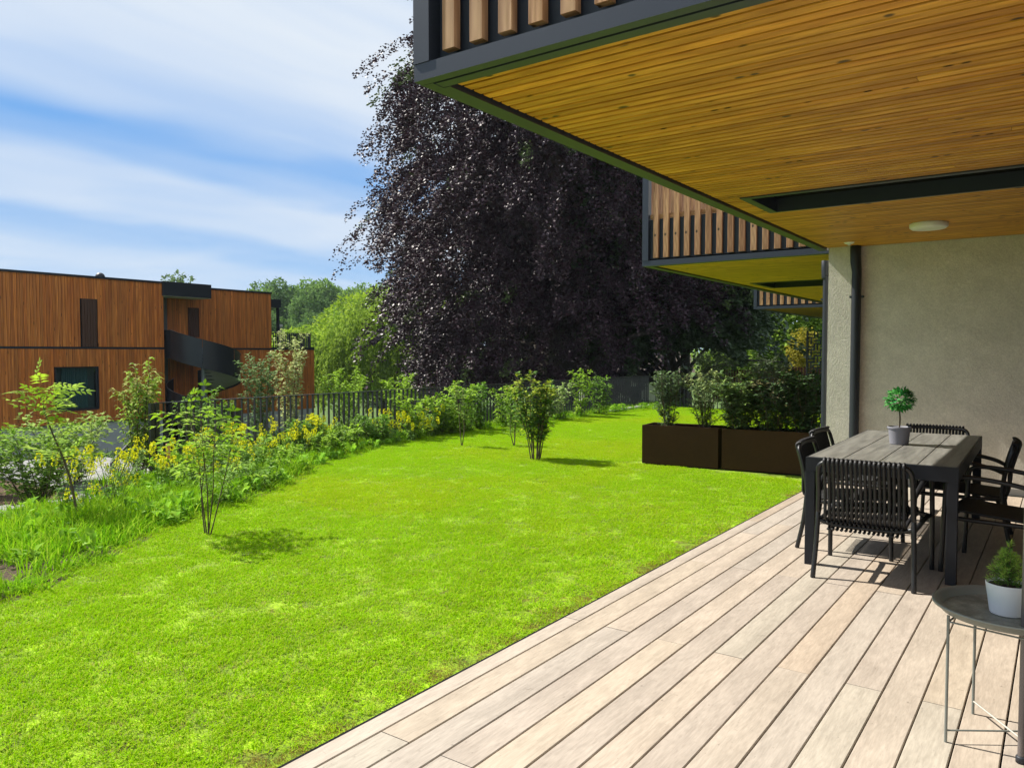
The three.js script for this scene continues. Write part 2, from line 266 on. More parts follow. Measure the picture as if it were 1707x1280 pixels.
// ---------------------------------------------------------------- our building: walls, then the balconies that overhang the terraces
const SOF = 2.62;
{
  const b = thing('apartment_building', 'pale rendered apartment building wall at the end of the deck', 'building');
  const wallUV = (g, s = 0.8) => { const p = g.attributes.position, u = g.attributes.uv; for (let i = 0; i < p.count; i++) u.setXY(i, (p.getX(i) + p.getZ(i)) / s, p.getY(i) / s); return g; };
  mesh('wall', wallUV(boxG(-2.185, -1.94, -0.3, SOF + 0.34, -9.5, -9.2)), stucco, b);
  mesh('wall', wallUV(boxG(-1.94, 1.9, -0.3, SOF + 0.34, -9.5, -9.28)), stucco, b);
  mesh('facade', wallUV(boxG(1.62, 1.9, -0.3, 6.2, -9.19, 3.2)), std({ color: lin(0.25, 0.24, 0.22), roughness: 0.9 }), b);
  mesh('skirting', boxG(-1.93, 1.62, 0.004, 0.07, -9.278, -9.266), std({ color: lin(0.3, 0.29, 0.27), roughness: 0.9 }), b);
  mesh('facade', wallUV(boxG(-0.9, -0.6, -0.3, 6.2, -20.4, -9.505)), stucco, b);
  mesh('upper_wall', wallUV(boxG(-0.6, 1.88, SOF + 0.4, 6.2, -20.4, -9.52)), stucco, b);
  mesh('wall', wallUV(boxG(-4.4, -0.6, -0.3, SOF + 0.03, -20.9, -20.62)), stucco, b);
  // rainwater pipes in the corner: hopper bend, pipe, clamps
  for (const [x, z, y1, flare] of [[-1.884, -9.185, SOF + 0.03, 1], [-2.262, -9.44, SOF - 0.1, 0]]) {
    const p = new THREE.Group(); p.name = 'downpipe'; p.position.set(x, 0, z); b.add(p);
    const r = flare ? 0.05 : 0.04;
    mesh('pipe', new Geo().tube([V(0, 0.004, 0), V(0, 1, 0), V(0, 2.28, 0), V(0.0, 2.34, 0), V(-0.012, y1 - 0.2, 0), V(-0.016, y1 - 0.1, 0), V(-0.016, y1, 0)], t => (t > 0.5 ? r * 1.14 : r), 14).build(), anthDark, p);
    for (const y of [0.35, 2.07]) { const k = boxG(-r - 0.018, r + 0.022, y - 0.012, y + 0.012, -0.016, 0.016); mesh('clamp', k, anthDark, p); mesh('wall_fixing', boxG(r + 0.004, r + 0.018, y - 0.008, y + 0.008, -0.065, -0.017), anthDark, p); }
  }
}
function balcony(name, label, { x0, x1, z0, z1, top, pitch, slatW, slatPitch, slot, merged }) {
  // soffit from x0 to x1 and from z1 (far) to z0 (near), underside at SOF; slatted parapets on the near and left sides
  const b = thing(name, label, 'balcony', [0, 0, 0], 0, undefined), R = rnd(name.length * 31 + Math.round(-z0 * 10));
  const fw = 0.095, c = 0.03;
  mesh('frame_beam', boxG(x0, x1, SOF - 0.006, SOF + 0.066, z0 - 0.05, z0), anth, b);                          // near lower beam
  mesh('frame_beam', boxG(x0, x1, SOF - 0.005, SOF + 0.1, z0 - fw - 0.03, z0 - 0.068), anth, b);                // inner strip after a shadow groove
  mesh('groove', boxG(x0 + 0.05, x1, SOF + 0.02, SOF + 0.09, z0 - 0.0675, z0 - 0.0505), blackM, b);
  mesh('frame_beam', boxG(x0, x0 + fw, SOF - 0.007, SOF + 0.1, z1, z0 - fw - 0.031), anth, b);                  // left lower beam
  mesh('frame_beam', boxG(x0 + 0.0, x0 + 0.06, SOF - 0.007, SOF + 0.066, z0 - fw - 0.03, z0 - 0.051), anth, b);
  mesh('slab', boxG(x0 + 0.07, x1, SOF + 0.14, SOF + 0.34, z1, z0 - 0.14), navy, b);
  { const q = (a, c, d, e) => mesh('liner', boxG(a, c, SOF + 0.0225, SOF + 0.135, d, e), blackM, b), l = x0 + 0.0955;
    if (!slot) q(l, x1, z1, z0 - 0.13); else { q(l, x1, slot.z0 + 0.001, z0 - 0.13); q(l, x1, z1, slot.z1 - 0.001); q(l, slot.x0 - 0.011, slot.z1, slot.z0); } }
  mesh('corner_post', boxG(x0, x0 + 0.088, SOF + 0.067, top, z0 - 0.088, z0 + 0.004), anth, b);
  mesh('top_rail', boxG(x0 - 0.004, x1, top, top + 0.05, z0 - 0.09, z0 + 0.006), anth, b);
  mesh('top_rail', boxG(x0 - 0.004, x0 + 0.09, top, top + 0.05, z1, z0 - 0.091), anth, b);
  mesh('back_sheet', boxG(x0 + 0.089, x1, SOF + 0.101, SOF + 0.62, z0 - 0.078, z0 - 0.07), navy, b);
  mesh('back_sheet', boxG(x0 + 0.075, x0 + 0.083, SOF + 0.101, SOF + 0.62, z1, z0 - 0.09), navy, b);
  { const g = bar(0.03, 0.055, x1 - x0 - 0.1); g.rotateY(Math.PI / 2); mesh('batten', g, slatMats[2], b, [(x0 + 0.09 + x1) / 2, SOF + 0.655, z0 - 0.062]); }
  const hgt = top - SOF - 0.105, sg = [0, 1, 2].map(k => { const g = bar(slatW, 0.042, hgt, 0.002, R() * 5, R() * 5); g.rotateX(Math.PI / 2); return g; });
  for (let x = x0 + 0.155 + slatW / 2, k = 0; x < x1 - 0.05; x += slatPitch, k++) mesh('slat', sg[Math.floor(R() * 3)], slatMats[Math.floor(R() * 3)], b, [x, SOF + 0.098 + hgt / 2, z0 - 0.026]);
  const lg = sg.map(g => { const h = g.clone(); h.rotateY(Math.PI / 2); return h; });
  const stp = merged ? slatPitch * 1.0 : slatPitch;
  for (let z = z0 - 0.2, k = 0; z > z1 + 0.1 && k < 90; z -= stp, k++) mesh('slat', lg[Math.floor(R() * 3)], slatMats[Math.floor(R() * 3)], b, [x0 + 0.026, SOF + 0.098 + hgt / 2, z]);
  // soffit boards run across, from the left beam to the facade
  const far = [];
  const sx0 = x0 + fw + 0.014;
  for (let z = z0 - fw - 0.03 - pitch / 2 - 0.004, n = 0; z - pitch / 2 > z1; z -= pitch, n++) {
    const w = pitch - (merged ? 0.024 : 0.018);
    const spans = slot && z < slot.z0 && z > slot.z1 ? [[sx0, slot.x0 - 0.012]] : R() < 0.45 ? (() => { const c = lerp(sx0 + 0.5, x1 - 0.4, R()); return [[sx0, c], [c + 0.003, x1]]; })() : [[sx0, x1]];
    for (const [a, e] of spans) {
      const g = bar(w, 0.009, e - a, 0.0015, R() * 7, R() * 7); g.rotateY(Math.PI / 2);
      if (merged) { g.translate((a + e) / 2, SOF + 0.0165, z); far.push(g); } else mesh('soffit_board', g, pineMats[Math.floor(R() * 4)], b, [(a + e) / 2, SOF + 0.0165 + (R() - 0.5) * 0.001, z]);
    }
  }
  if (merged) { const m = mesh('soffit_boards', mergeGeometries(far), pineMats[0], b); m.userData.kind = 'stuff'; }
  if (slot) {
    const s = slot, y0 = SOF + 0.003, y1 = SOF + 0.12;
    mesh('slot_frame', boxG(s.x0 - 0.01, s.x0 + 0.055, y0, y1, s.z1, s.z0), anth, b);
    mesh('slot_frame', boxG(s.x0 + 0.056, x1, y0, y1, s.z0 - 0.055, s.z0), anth, b);
    mesh('slot_frame', boxG(s.x0 + 0.056, x1, y0, y1, s.z1, s.z1 + 0.03), anth, b);
    mesh('slot_lining', boxG(s.x0 + 0.056, x1, y1 - 0.006, y1 + 0.01, s.z1 + 0.031, s.z0 - 0.056), blackM, b);
  }
  return b;
}
balcony('balcony', 'nearest overhanging balcony with pine soffit above the dining table', { x0: -2.305, x1: 1.615, z0: -2.49, z1: -9.279, top: 3.75, pitch: 0.07, slatW: 0.066, slatPitch: 0.146, slot: { x0: -2.03, z0: -5.83, z1: -6.58 } });
balcony('balcony', 'second balcony with timber slats beyond the rendered wall', { x0: -4.66, x1: -0.9, z0: -9.52, z1: -20.55, top: 4.15, pitch: 0.14, slatW: 0.072, slatPitch: 0.146, merged: true, slot: { x0: -4.35, z0: -13.0, z1: -14.2 } });
balcony('balcony', 'farthest small balcony with timber slats before the dark trees', { x0: -6.78, x1: -2.9, z0: -20.56, z1: -30, top: 3.75, pitch: 0.14, slatW: 0.085, slatPitch: 0.18, merged: true });
{ // round ceiling light and a small detector
  const l = thing('ceiling_light', 'round white ceiling light on the pine soffit', 'light', [-1.03, SOF + 0.03, -7.97]);
  mesh('base', new THREE.CylinderGeometry(0.15, 0.15, 0.02, 40), whiteM, l, [0, -0.01, 0]);
  mesh('diffuser', new THREE.LatheGeometry([[0, -0.075], [0.1, -0.075], [0.14, -0.07], [0.158, -0.055], [0.16, -0.022], [0.15, -0.021]].map(p => new THREE.Vector2(...p)), 40), std({ color: lin(0.8, 0.79, 0.75), roughness: 0.35 }), l);
  const d = thing('motion_detector', 'tiny white detector on the soffit beside the downpipe', 'detector', [-1.9, SOF + 0.03, -8.86]);
  mesh('housing', new THREE.LatheGeometry([[0, -0.035], [0.04, -0.032], [0.052, -0.02], [0.055, 0]].map(p => new THREE.Vector2(...p)), 24), whiteM, d);
  mesh('lens', new THREE.SphereGeometry(0.02, 14, 8), std({ color: lin(0.6, 0.6, 0.58), roughness: 0.2 }), d, [0, -0.033, 0]);
}

// ---------------------------------------------------------------- furniture
const tubeM = std({ color: lin(0.009, 0.0095, 0.011), roughness: 0.42 });
const cordM = std({ color: lin(0.009, 0.009, 0.0105), roughness: 0.5, bumpMap: barkB, bumpScale: 0.001 });
{
  const t = thing('dining_table', 'dark metal dining table with four grey plank tops on the deck', 'table', [-0.985, 0, -6.56], 0.018);
  const frameM = new THREE.MeshPhysicalMaterial({ color: lin(0.014, 0.016, 0.022), roughness: 0.5, specularIntensity: 0.5 });
  const topT = tex(512, 512, (u, v) => { const k = 0.30 + 0.14 * (fbm(u * 4, v * 40, 101, 4, 40, 4) - 0.5) + 0.05 * (vn(u * 200, v * 200, 106, 200, 200) - 0.5); return [k * 1.02, k, k * 0.95]; });
  const topM = std({ map: topT, color: lin(2.1, 2.12, 2.08), roughness: 0.45, bumpMap: deckB, bumpScale: 0.0006 });
  const W = 0.91, L = 2.2, pw = (W - 0.014) / 4;
  for (let k = 0; k < 4; k++) mesh('plank', bar(pw - 0.006, 0.016, L - 0.012, 0.0015, k * 1.7, k * 0.37), topM, t, [-W / 2 + 0.007 + pw * (k + 0.5), 0.732, 0]);
  mesh('apron', boxG(-W / 2, W / 2, 0.645, 0.738, L / 2 - 0.006, L / 2 + 0.02), frameM, t);
  mesh('apron', boxG(-W / 2, W / 2, 0.645, 0.738, -L / 2 - 0.02, -L / 2 + 0.006), frameM, t);
  for (const s of [-1, 1]) mesh('apron', boxG(Math.min(s * W / 2, s * (W / 2 - 0.006)), Math.max(s * W / 2, s * (W / 2 - 0.006)), 0.646, 0.7375, -L / 2 + 0.007, L / 2 - 0.007), frameM, t);
  mesh('underframe', boxG(-W / 2 + 0.008, W / 2 - 0.008, 0.66, 0.7225, -L / 2 + 0.008, L / 2 - 0.008), frameM, t);
  for (const sx of [-1, 1]) for (const sz of [-1, 1]) { const g = bar(0.062, 0.062, 0.644, 0.003); g.rotateX(Math.PI / 2); mesh('leg', g, frameM, t, [sx * (W / 2 - 0.0315), 0.3225, sz * (L / 2 - 0.012)]); }
}
function makeChair() {                                   // faces -z
  const c = thing('dining_chair', '', 'chair', [0, 0, 0], 0, 'black cord armchairs round the dining table');
  const r = 0.0155;
  for (const s of [-1, 1]) {
    mesh('leg', tubeG([[s * 0.292, 0.002, 0.325], [s * 0.284, 0.2, 0.285], [s * 0.277, 0.42, 0.262]], r, 8, 10), tubeM, c);
    mesh('leg', tubeG([[s * 0.322, 0.002, -0.315], [s * 0.32, 0.3, -0.305], [s * 0.316, 0.54, -0.297]], r, 8, 10), tubeM, c);
    mesh('armrest', tubeG([[s * 0.316, 0.54, -0.297], [s * 0.314, 0.6, -0.29], [s * 0.31, 0.632, -0.255], [s * 0.305, 0.64, -0.2], [s * 0.295, 0.628, 0.0], [s * 0.285, 0.59, 0.2], [s * 0.275, 0.56, 0.27]], r, 22, 10), tubeM, c);
    mesh('side_rail', tubeG([[s * 0.318, 0.37, -0.3], [s * 0.30, 0.365, -0.28], [s * 0.285, 0.36, 0], [s * 0.278, 0.36, 0.262]], r * 0.95, 10, 8), tubeM, c);
  }
  mesh('back_frame', tubeG([[-0.277, 0.42, 0.262], [-0.273, 0.55, 0.278], [-0.27, 0.68, 0.31], [-0.262, 0.728, 0.325], [-0.235, 0.75, 0.33], [-0.15, 0.757, 0.342], [0, 0.76, 0.35], [0.15, 0.757, 0.342], [0.235, 0.75, 0.33], [0.262, 0.728, 0.325], [0.27, 0.68, 0.31], [0.273, 0.55, 0.278], [0.277, 0.42, 0.262]], r, 60, 10), tubeM, c);
  mesh('front_rail', tubeG([[-0.3, 0.372, -0.275], [-0.2, 0.385, -0.285], [0, 0.388, -0.29], [0.2, 0.385, -0.285], [0.3, 0.372, -0.275]], r * 0.9, 14, 8), tubeM, c);
  mesh('rear_rail', tubeG([[-0.277, 0.372, 0.262], [-0.2, 0.345, 0.245], [0, 0.34, 0.25], [0.2, 0.345, 0.245], [0.277, 0.372, 0.262]], r * 0.9, 14, 8), tubeM, c);
  const prof = (b) => [[0.775, 0.335 + b], [0.778, 0.352 + b], [0.765, 0.37 + b], [0.735, 0.366 + b], [0.66, 0.345 + b], [0.55, 0.318 + b * 0.8], [0.46, 0.312 + b * 0.5], [0.40, 0.295], [0.372, 0.25], [0.375, 0.18], [0.385, 0.05], [0.395, -0.12], [0.408, -0.24], [0.41, -0.295], [0.392, -0.315], [0.368, -0.3], [0.365, -0.27]];
  for (let k = 0; k < 18; k++) { const x = -0.228 + k * 0.0268, b = -0.02 + 0.02 * (1 - (x / 0.24) ** 2); mesh('cord', tubeG(prof(b).map(([y, z]) => [x, y, z]), 0.0105, 34, 7), cordM, c); }
  for (let k = 0; k < 18; k++) { const x = -0.2146 + k * 0.0268, pts = []; if (k > 16) continue; for (let a = 0; a <= 12; a++) { const f = a / 12 * Math.PI * 1.5 + 0.5; pts.push([x, 0.345 + Math.sin(f) * 0.03, 0.262 + Math.cos(f) * 0.034]); } mesh('cord_loop', tubeG(pts, 0.0085, 14, 6), cordM, c); }
  return c;
}
{
  const c = makeChair();
  c.position.set(-1.0, 0, -5.46); c.rotation.y = 0.02; c.userData.label = 'cord armchair at the near end of the table, its back to us';
  copy(c, [-1.27, 0, -6.16], -Math.PI / 2 + 0.04, 'nearer cord armchair on the lawn side of the table');
  copy(c, [-1.40, 0, -7.08], -Math.PI / 2 - 0.03, 'farther cord armchair on the lawn side of the table');
  copy(c, [-0.955, 0, -7.72], Math.PI, 'cord armchair at the far end of the table against the wall');
  copy(c, [-0.28, 0, -6.05], Math.PI / 2 - 0.12, 'nearer cord armchair on the right side of the table');
  copy(c, [-0.62, 0, -6.98], Math.PI / 2 + 0.04, 'farther cord armchair on the right side of the table');
}
{ // bay ball tree in a grey pot on the table
  const t = thing('potted_topiary', 'small round leafy tree in a grey pot on the dining table', 'potted plant', [-1.025, 0.741, -6.6]);
  const P = [[0, 0.004], [0.058, 0.004], [0.063, 0], [0.066, 0.004], [0.078, 0.118], [0.084, 0.12], [0.085, 0.136], [0.079, 0.137], [0.074, 0.118], [0, 0.116]].map(p => new THREE.Vector2(...p));
  mesh('pot', new THREE.LatheGeometry(P, 40), std({ color: lin(0.20, 0.20, 0.23), roughness: 0.7 }), t);
  mesh('soil', new THREE.CylinderGeometry(0.074, 0.072, 0.008, 24), soil, t, [0, 0.121, 0]);
  mesh('stem', tubeG([[0, 0.12, 0], [0.004, 0.2, 0.003], [-0.003, 0.28, 0], [0, 0.34, 0]], 0.0055, 10, 8), twig, t);
  const g = new Geo(), R = rnd(404);
  for (let k = 0; k < 460; k++) {
    const a = R() * 6.283, y = R() * 2 - 1, q = Math.sqrt(1 - y * y), rr = 0.45 + 0.55 * Math.cbrt(R()), n = V(Math.cos(a) * q, y, Math.sin(a) * q);
    const p = V(n.x * 0.085 * rr, 0.345 + n.y * 0.072 * rr, n.z * 0.085 * rr), d = V(n.x + (R() - 0.5) * 0.9, n.y * 0.5 + (R() - 0.45) * 0.9, n.z + (R() - 0.5) * 0.9).normalize();
    const u = V(0, 1, 0).addScaledVector(d, -d.y).add(V((R() - 0.5) * 0.5, 0, (R() - 0.5) * 0.5)).normalize(), s = 0.7 + R() * 0.6;
    g.leaf(p, d, u, 0.042 * s, 0.026 * s, [0.06 + R() * 0.06, 0.28 + R() * 0.18, 0.06 + R() * 0.05]);
  }
  mesh('foliage', g.build(), leafMat, t);
}
{ // round tray table
  const m = std({ color: lin(0.20, 0.215, 0.195), roughness: 0.5, metalness: 0.3 }), t = thing('side_table', 'round grey green metal tray table standing on the deck', 'table', [-0.134, 0, -3.358], -0.19);
  const trayB = tex(512, 512, (u, v) => 0.5 * fbm(u * 40, v * 40, 111, 40, 40, 3) + 0.5 * vn(u * 150, v * 150, 113, 150, 150), false);
  const trayT = tex(256, 256, (u, v) => { const k = 0.78 + 0.35 * (fbm(u * 12, v * 12, 115, 12, 12, 4) - 0.5) + 0.12 * (vn(u * 90, v * 90, 116, 90, 90) - 0.5); return [k, k, k * 0.98]; });
  const trayM = std({ color: lin(0.36, 0.38, 0.35), map: trayT, roughness: 0.55, metalness: 0.3, bumpMap: trayB, bumpScale: 0.0012 });
  const disc = new THREE.CircleGeometry(0.222, 56); disc.rotateX(-Math.PI / 2); mesh('tray', disc, trayM, t, [0, 0.488, 0]);
  mesh('rim', new THREE.LatheGeometry([[0.218, 0.486], [0.226, 0.488], [0.234, 0.512], [0.256, 0.517], [0.26, 0.513], [0.259, 0.506], [0.24, 0.503], [0.23, 0.482], [0.218, 0.479]].map(p => new THREE.Vector2(...p)), 64), m, t);
  const base = new THREE.CircleGeometry(0.219, 48); base.rotateX(Math.PI / 2); mesh('tray_underside', base, m, t, [0, 0.4795, 0]);
  const q = 0.1625, r = 0.0055;
  for (const [x, z] of [[-q, q], [-q, -q], [q, -q], [q, q]]) mesh('leg', tubeG([[x, 0.001, z], [x, 0.25, z], [x, 0.478, z]], r, 6, 10), m, t);
  const ring = [[-q, q], [-q, -q], [q, -q], [q, q]];
  for (let k = 0; k < 4; k++) { const [a, b] = ring[k], [c, d] = ring[(k + 1) % 4]; mesh('stretcher', tubeG([[a, 0.455, b], [(a + c) / 2, 0.455, (b + d) / 2], [c, 0.455, d]], 0.0035, 4, 8), m, t); }
  mesh('stretcher', tubeG([[-q, 0.045, q], [0, 0.045, 0], [q, 0.045, -q]], 0.0035, 4, 8), m, t);
  mesh('stretcher', tubeG([[-q, 0.053, -q], [0, 0.053, 0], [q, 0.053, q]], 0.0035, 4, 8), std({ color: lin(0.5, 0.48, 0.42), roughness: 0.4, metalness: 0.3 }), t);
  const p = thing('potted_conifer', 'small bushy conifer in a white pot on the tray table', 'potted plant', [-0.148, 0.4885, -3.345]);
  mesh('pot', new THREE.LatheGeometry([[0, 0.004], [0.05, 0.004], [0.053, 0], [0.056, 0.004], [0.071, 0.113], [0.069, 0.115], [0.066, 0.112], [0.064, 0.1], [0, 0.098]].map(a => new THREE.Vector2(...a)), 48), std({ color: lin(0.68, 0.71, 0.74), roughness: 0.45 }), p);
  mesh('soil', new THREE.CylinderGeometry(0.064, 0.062, 0.008, 24), soil, p, [0, 0.1, 0]);
  const gs = new Geo(), gn = new Geo(), R = rnd(808);
  const sprig = (o, d, len) => {
    const e = o.clone().addScaledVector(d, len), mid = o.clone().lerp(e, 0.5).add(V(0, -0.004, 0)); gs.tube([o, mid, e], 0.0014, 5);
    for (let k = 0; k < 90; k++) { const f = 0.12 + 0.9 * R(), b = o.clone().lerp(e, Math.min(1, f)), s = V(R() - 0.5, R() - 0.5, R() - 0.5).normalize(), nd = d.clone().multiplyScalar(0.75).add(s).normalize(), u = V(R() - 0.5, R() - 0.5, R() - 0.5).cross(nd).normalize(); gn.flake(b, nd, u, 0.017 + R() * 0.008, 0.0024, f > 0.7 ? [0.26 + R() * 0.1, 0.42 + R() * 0.12, 0.08] : [0.10 + R() * 0.06, 0.22 + R() * 0.08, 0.04]); }
  };
  gs.tube([V(0, 0.1, 0), V(0.002, 0.16, 0), V(0, 0.21, 0)], 0.004, 6);
  sprig(V(0, 0.19, 0), V(0.05, 1, 0), 0.075);
  for (let k = 0; k < 34; k++) { const h = 0.105 + 0.1 * (k / 34), a = k * 2.4 + R() * 0.4, up = 0.35 + 1.3 * (k / 34); sprig(V(0, h, 0), V(Math.cos(a), up, Math.sin(a)).normalize(), lerp(0.074, 0.028, k / 34) * (0.85 + R() * 0.3)); }
  mesh('stems', gs.build(), twig, p); mesh('needles', gn.build(), leafMat, p);
  // slim post at the right
  const k = thing('metal_post', 'slim grey metal post standing at the right edge of the deck', 'post', [-0.088, 0, -3.22]);
  mesh('pole', new THREE.CylinderGeometry(0.0125, 0.0125, SOF, 20), std({ color: lin(0.16, 0.14, 0.135), roughness: 0.45, metalness: 0.4 }), k, [0, SOF / 2 + 0.004, 0]);
  mesh('foot', new THREE.LatheGeometry([[0, 0.002], [0.018, 0.002], [0.018, 0.02], [0.0145, 0.026], [0, 0.026]].map(a => new THREE.Vector2(...a)), 24), anthDark, k);
}

// ---------------------------------------------------------------- plants: a shrub maker
function leafCol(R, a, b) { const t = R(), k = 0.8 + R() * 0.4; return [0, 1, 2].map(i => lerp(a[i], b[i], t) * k); }
function shrubGeo(seed, { h = 1, spread = 0.4, stems = 6, twigs = 14, twigLen = 0.2, leaves = 8, len = 0.06, wid = 0.03, a = [0.06, 0.16, 0.02], b = [0.12, 0.28, 0.03], tip, low = 0.2, r0 = 0.007, lean = 0, compound = 0, droop = 0.2, base = 0.05, upw = 0.5 }) {
  const R = rnd(seed), S = new Geo(), L = new Geo(), J = s => (R() - 0.5) * s;
  const leafAt = (p, d, s, top) => {
    const u = V(0, 1, 0).addScaledVector(d, -d.y); if (u.lengthSq() < 0.02) u.set(1, 0, 0); u.add(V(J(0.7), J(0.3), J(0.7))); u.addScaledVector(d, -u.dot(d)).normalize();
    const col = top && tip && R() < 0.55 ? leafCol(R, tip, tip) : leafCol(R, a, b);
    if (!compound) return L.leaf(p, d, u, len * s, wid * s, col, 0.12, droop);
    const n = compound, side = V().crossVectors(d, u), e = p.clone().addScaledVector(d, len * 3.2 * s).add(V(0, -0.25 * len * s, 0));
    S.tube([p, p.clone().lerp(e, 0.5).addScaledVector(u, 0.02), e], 0.0012, 4);
    for (let k = 1; k <= n; k++) { const q = p.clone().lerp(e, 0.15 + 0.85 * k / n).addScaledVector(u, 0.02 * (1 - Math.abs(2 * k / n - 1))); for (const g of [-1, 1]) L.leaf(q, side.clone().multiplyScalar(g).addScaledVector(d, 0.55).addScaledVector(V(0, -1, 0), 0.1).normalize(), u, len * s * (0.8 + R() * 0.3), wid * s, col, 0.1, droop); }
    L.leaf(e, d, u, len * s, wid * s, col, 0.1, droop);
  };
  for (let k = 0; k < stems; k++) {
    const az = k / stems * 6.283 + J(0.8), rad = spread * (0.35 + 0.65 * R()) * (stems > 1 ? 1 : 0.3), hh = h * (0.72 + 0.28 * R());
    const o = V(Math.cos(az) * base * R(), -0.02, Math.sin(az) * base * R()), e = V(o.x + Math.cos(az) * rad + lean * hh, hh, o.z + Math.sin(az) * rad);
    const m1 = o.clone().lerp(e, 0.35).add(V(J(0.06), 0.05 * h, J(0.06))), m2 = o.clone().lerp(e, 0.7).add(V(J(0.08), 0.03 * h, J(0.08)));
    const P = new THREE.CatmullRomCurve3([o, m1, m2, e]).getPoints(10); S.tube(P, t => lerp(r0, r0 * 0.35, t), 5);
    for (let j = 0; j < twigs; j++) {
      const t = lerp(low, 1, (j + R() * 0.8) / twigs), p = P[Math.min(9, Math.floor(t * 10))].clone().lerp(P[Math.min(10, Math.floor(t * 10) + 1)], t * 10 % 1);
      const ta = R() * 6.283, d = V(Math.cos(ta), upw + R() * 0.6, Math.sin(ta)).normalize(), tl = twigLen * (0.6 + R() * 0.7) * (1.1 - 0.45 * t), q = p.clone().addScaledVector(d, tl);
      if (twigLen > 0.02) S.tube([p, p.clone().lerp(q, 0.5).add(V(0, 0.01, 0)), q], 0.0018, 4);
      for (let n = 0; n < leaves; n++) { const f = (n + 1) / leaves, w = p.clone().lerp(q, f), la = R() * 6.283, ld = d.clone().multiplyScalar(0.55).add(V(Math.cos(la), J(0.9), Math.sin(la))).normalize(); leafAt(w, ld, 0.7 + R() * 0.5, t > 0.75 || f > 0.85); }
    }
    if (!compound) for (let n = 0; n < 3; n++) leafAt(e, V(J(1), 1, J(1)).normalize(), 0.8, true); else leafAt(e, V(J(0.6), 1, J(0.6)).normalize(), 0.9, true);
  }
  return [S.build(), L.build()];
}
function shrub(name, label, category, pos, seed, opt, { mat = leafMat, stem = twig, group, turn = 0 } = {}) {
  const t = thing(name, label, category, pos, turn, group), [s, l] = shrubGeo(seed, opt); mesh('stems', s, stem, t); mesh('foliage', l, mat, t); return t;
}

// ---------------------------------------------------------------- planters with hedge plants
{
  const corten = new THREE.MeshPhysicalMaterial({ color: lin(0.062, 0.028, 0.010), roughness: 0.8, specularIntensity: 0.4, map: stuccoT });
  const mk = (x0, x1, dir, z, label) => {
    const p = thing('planter', label, 'planter', [x0, -0.055, z], dir, 'brown metal planters'), L = x1 - x0, H = 0.535, D = 0.46, w = 0.012;
    mesh('front_panel', boxG(0, L, 0.02, H, -w, 0), corten, p); mesh('back_panel', boxG(0, L, 0.02, H, -D, -D + w), corten, p);
    mesh('side_panel', boxG(0, w, 0.02, H - 0.0015, -D + w, -w), corten, p); mesh('side_panel', boxG(L - w, L, 0.02, H - 0.0015, -D + w, -w), corten, p);
    mesh('rim', boxG(w, L - w, H - 0.014, H - 0.002, -0.04, -w), corten, p); mesh('rim', boxG(w, L - w, H - 0.014, H - 0.002, -D + w, -D + 0.04), corten, p);
    mesh('soil', boxG(w, L - w, 0.3, H - 0.05, -D + w, -w), soil, p);
    mesh('base', boxG(0.03, L - 0.03, 0, 0.05, -D + 0.03, -0.03), blackM, p);
    return p;
  };
  const dir = 0.10;
  mk(-4.6, -3.575, dir, -9.43, 'left brown metal planter with two loose shrubs on the lawn');
  const p2 = mk(-3.535, -2.36, dir, -9.545, 'right brown metal planter filled by a dense dark hedge');
  const Y = 0.42;
  const loose = { h: 0.78, spread: 0.17, stems: 9, twigs: 20, twigLen: 0.16, leaves: 9, len: 0.056, wid: 0.028, a: [0.07, 0.13, 0.045], b: [0.13, 0.2, 0.07], low: 0.03, base: 0.08 };
  shrub('hedge_shrub', 'sparse grey green shrub at the left end of the left planter', 'shrub', [-4.35, Y, -9.7], 11, loose, { mat: glossLeaf });
  shrub('hedge_shrub', 'pale tipped loose shrub at the right end of the left planter', 'shrub', [-3.85, Y, -9.76], 12, { ...loose, h: 0.82, spread: 0.24, b: [0.2, 0.27, 0.08], tip: [0.3, 0.36, 0.12], twigs: 18 }, { mat: glossLeaf });
  const dense = { h: 0.74, spread: 0.26, stems: 15, twigs: 22, twigLen: 0.17, leaves: 9, len: 0.075, wid: 0.04, a: [0.035, 0.08, 0.02], b: [0.07, 0.14, 0.035], low: 0.02, base: 0.16 };
  shrub('hedge_shrub', 'bright tipped hedge shrub at the left end of the right planter', 'shrub', [-3.36, Y, -9.77], 21, { ...dense, b: [0.1, 0.18, 0.04], tip: [0.2, 0.3, 0.06] }, { mat: glossLeaf });
  shrub('hedge_shrub', 'dark hedge shrub in the middle of the right planter', 'shrub', [-2.98, Y, -9.82], 22, { ...dense, h: 0.78, tip: [0.10, 0.09, 0.03] }, { mat: glossLeaf });
  shrub('hedge_shrub', 'dark hedge shrub at the right end of the right planter beside the wall', 'shrub', [-2.6, Y, -9.86], 23, { ...dense, h: 0.8 }, { mat: glossLeaf });
}
{ // pierced metal screen on the next terrace
  const s = thing('privacy_screen', 'black pierced metal privacy screen beyond the planters', 'screen', [-3.2, -0.05, -13.2]);
  const H = 1.86, W = 0.5, m = anthDark;
  for (const x of [-W / 2, W / 2]) mesh('post', boxG(x - 0.015, x + 0.015, 0, H, -0.015, 0.015), m, s);
  const g = []; const c = 0.1;                           // woven pattern: pairs of bars turning from cell to cell
  for (let j = 0; j < 18; j++) for (let i = 0; i < 5; i++) { const x = -W / 2 + i * c, y = j * c + 0.04; for (let k = 0; k < 2; k++) { const o = k * c / 2; (i + j) % 2 ? g.push(boxG(x, x + c, y + o, y + o + 0.022, -0.004, 0.004)) : g.push(boxG(x + o, x + o + 0.022, y, y + c, -0.0045, 0.0045)); } }
  mesh('lattice', mergeGeometries(g), m, s);
}

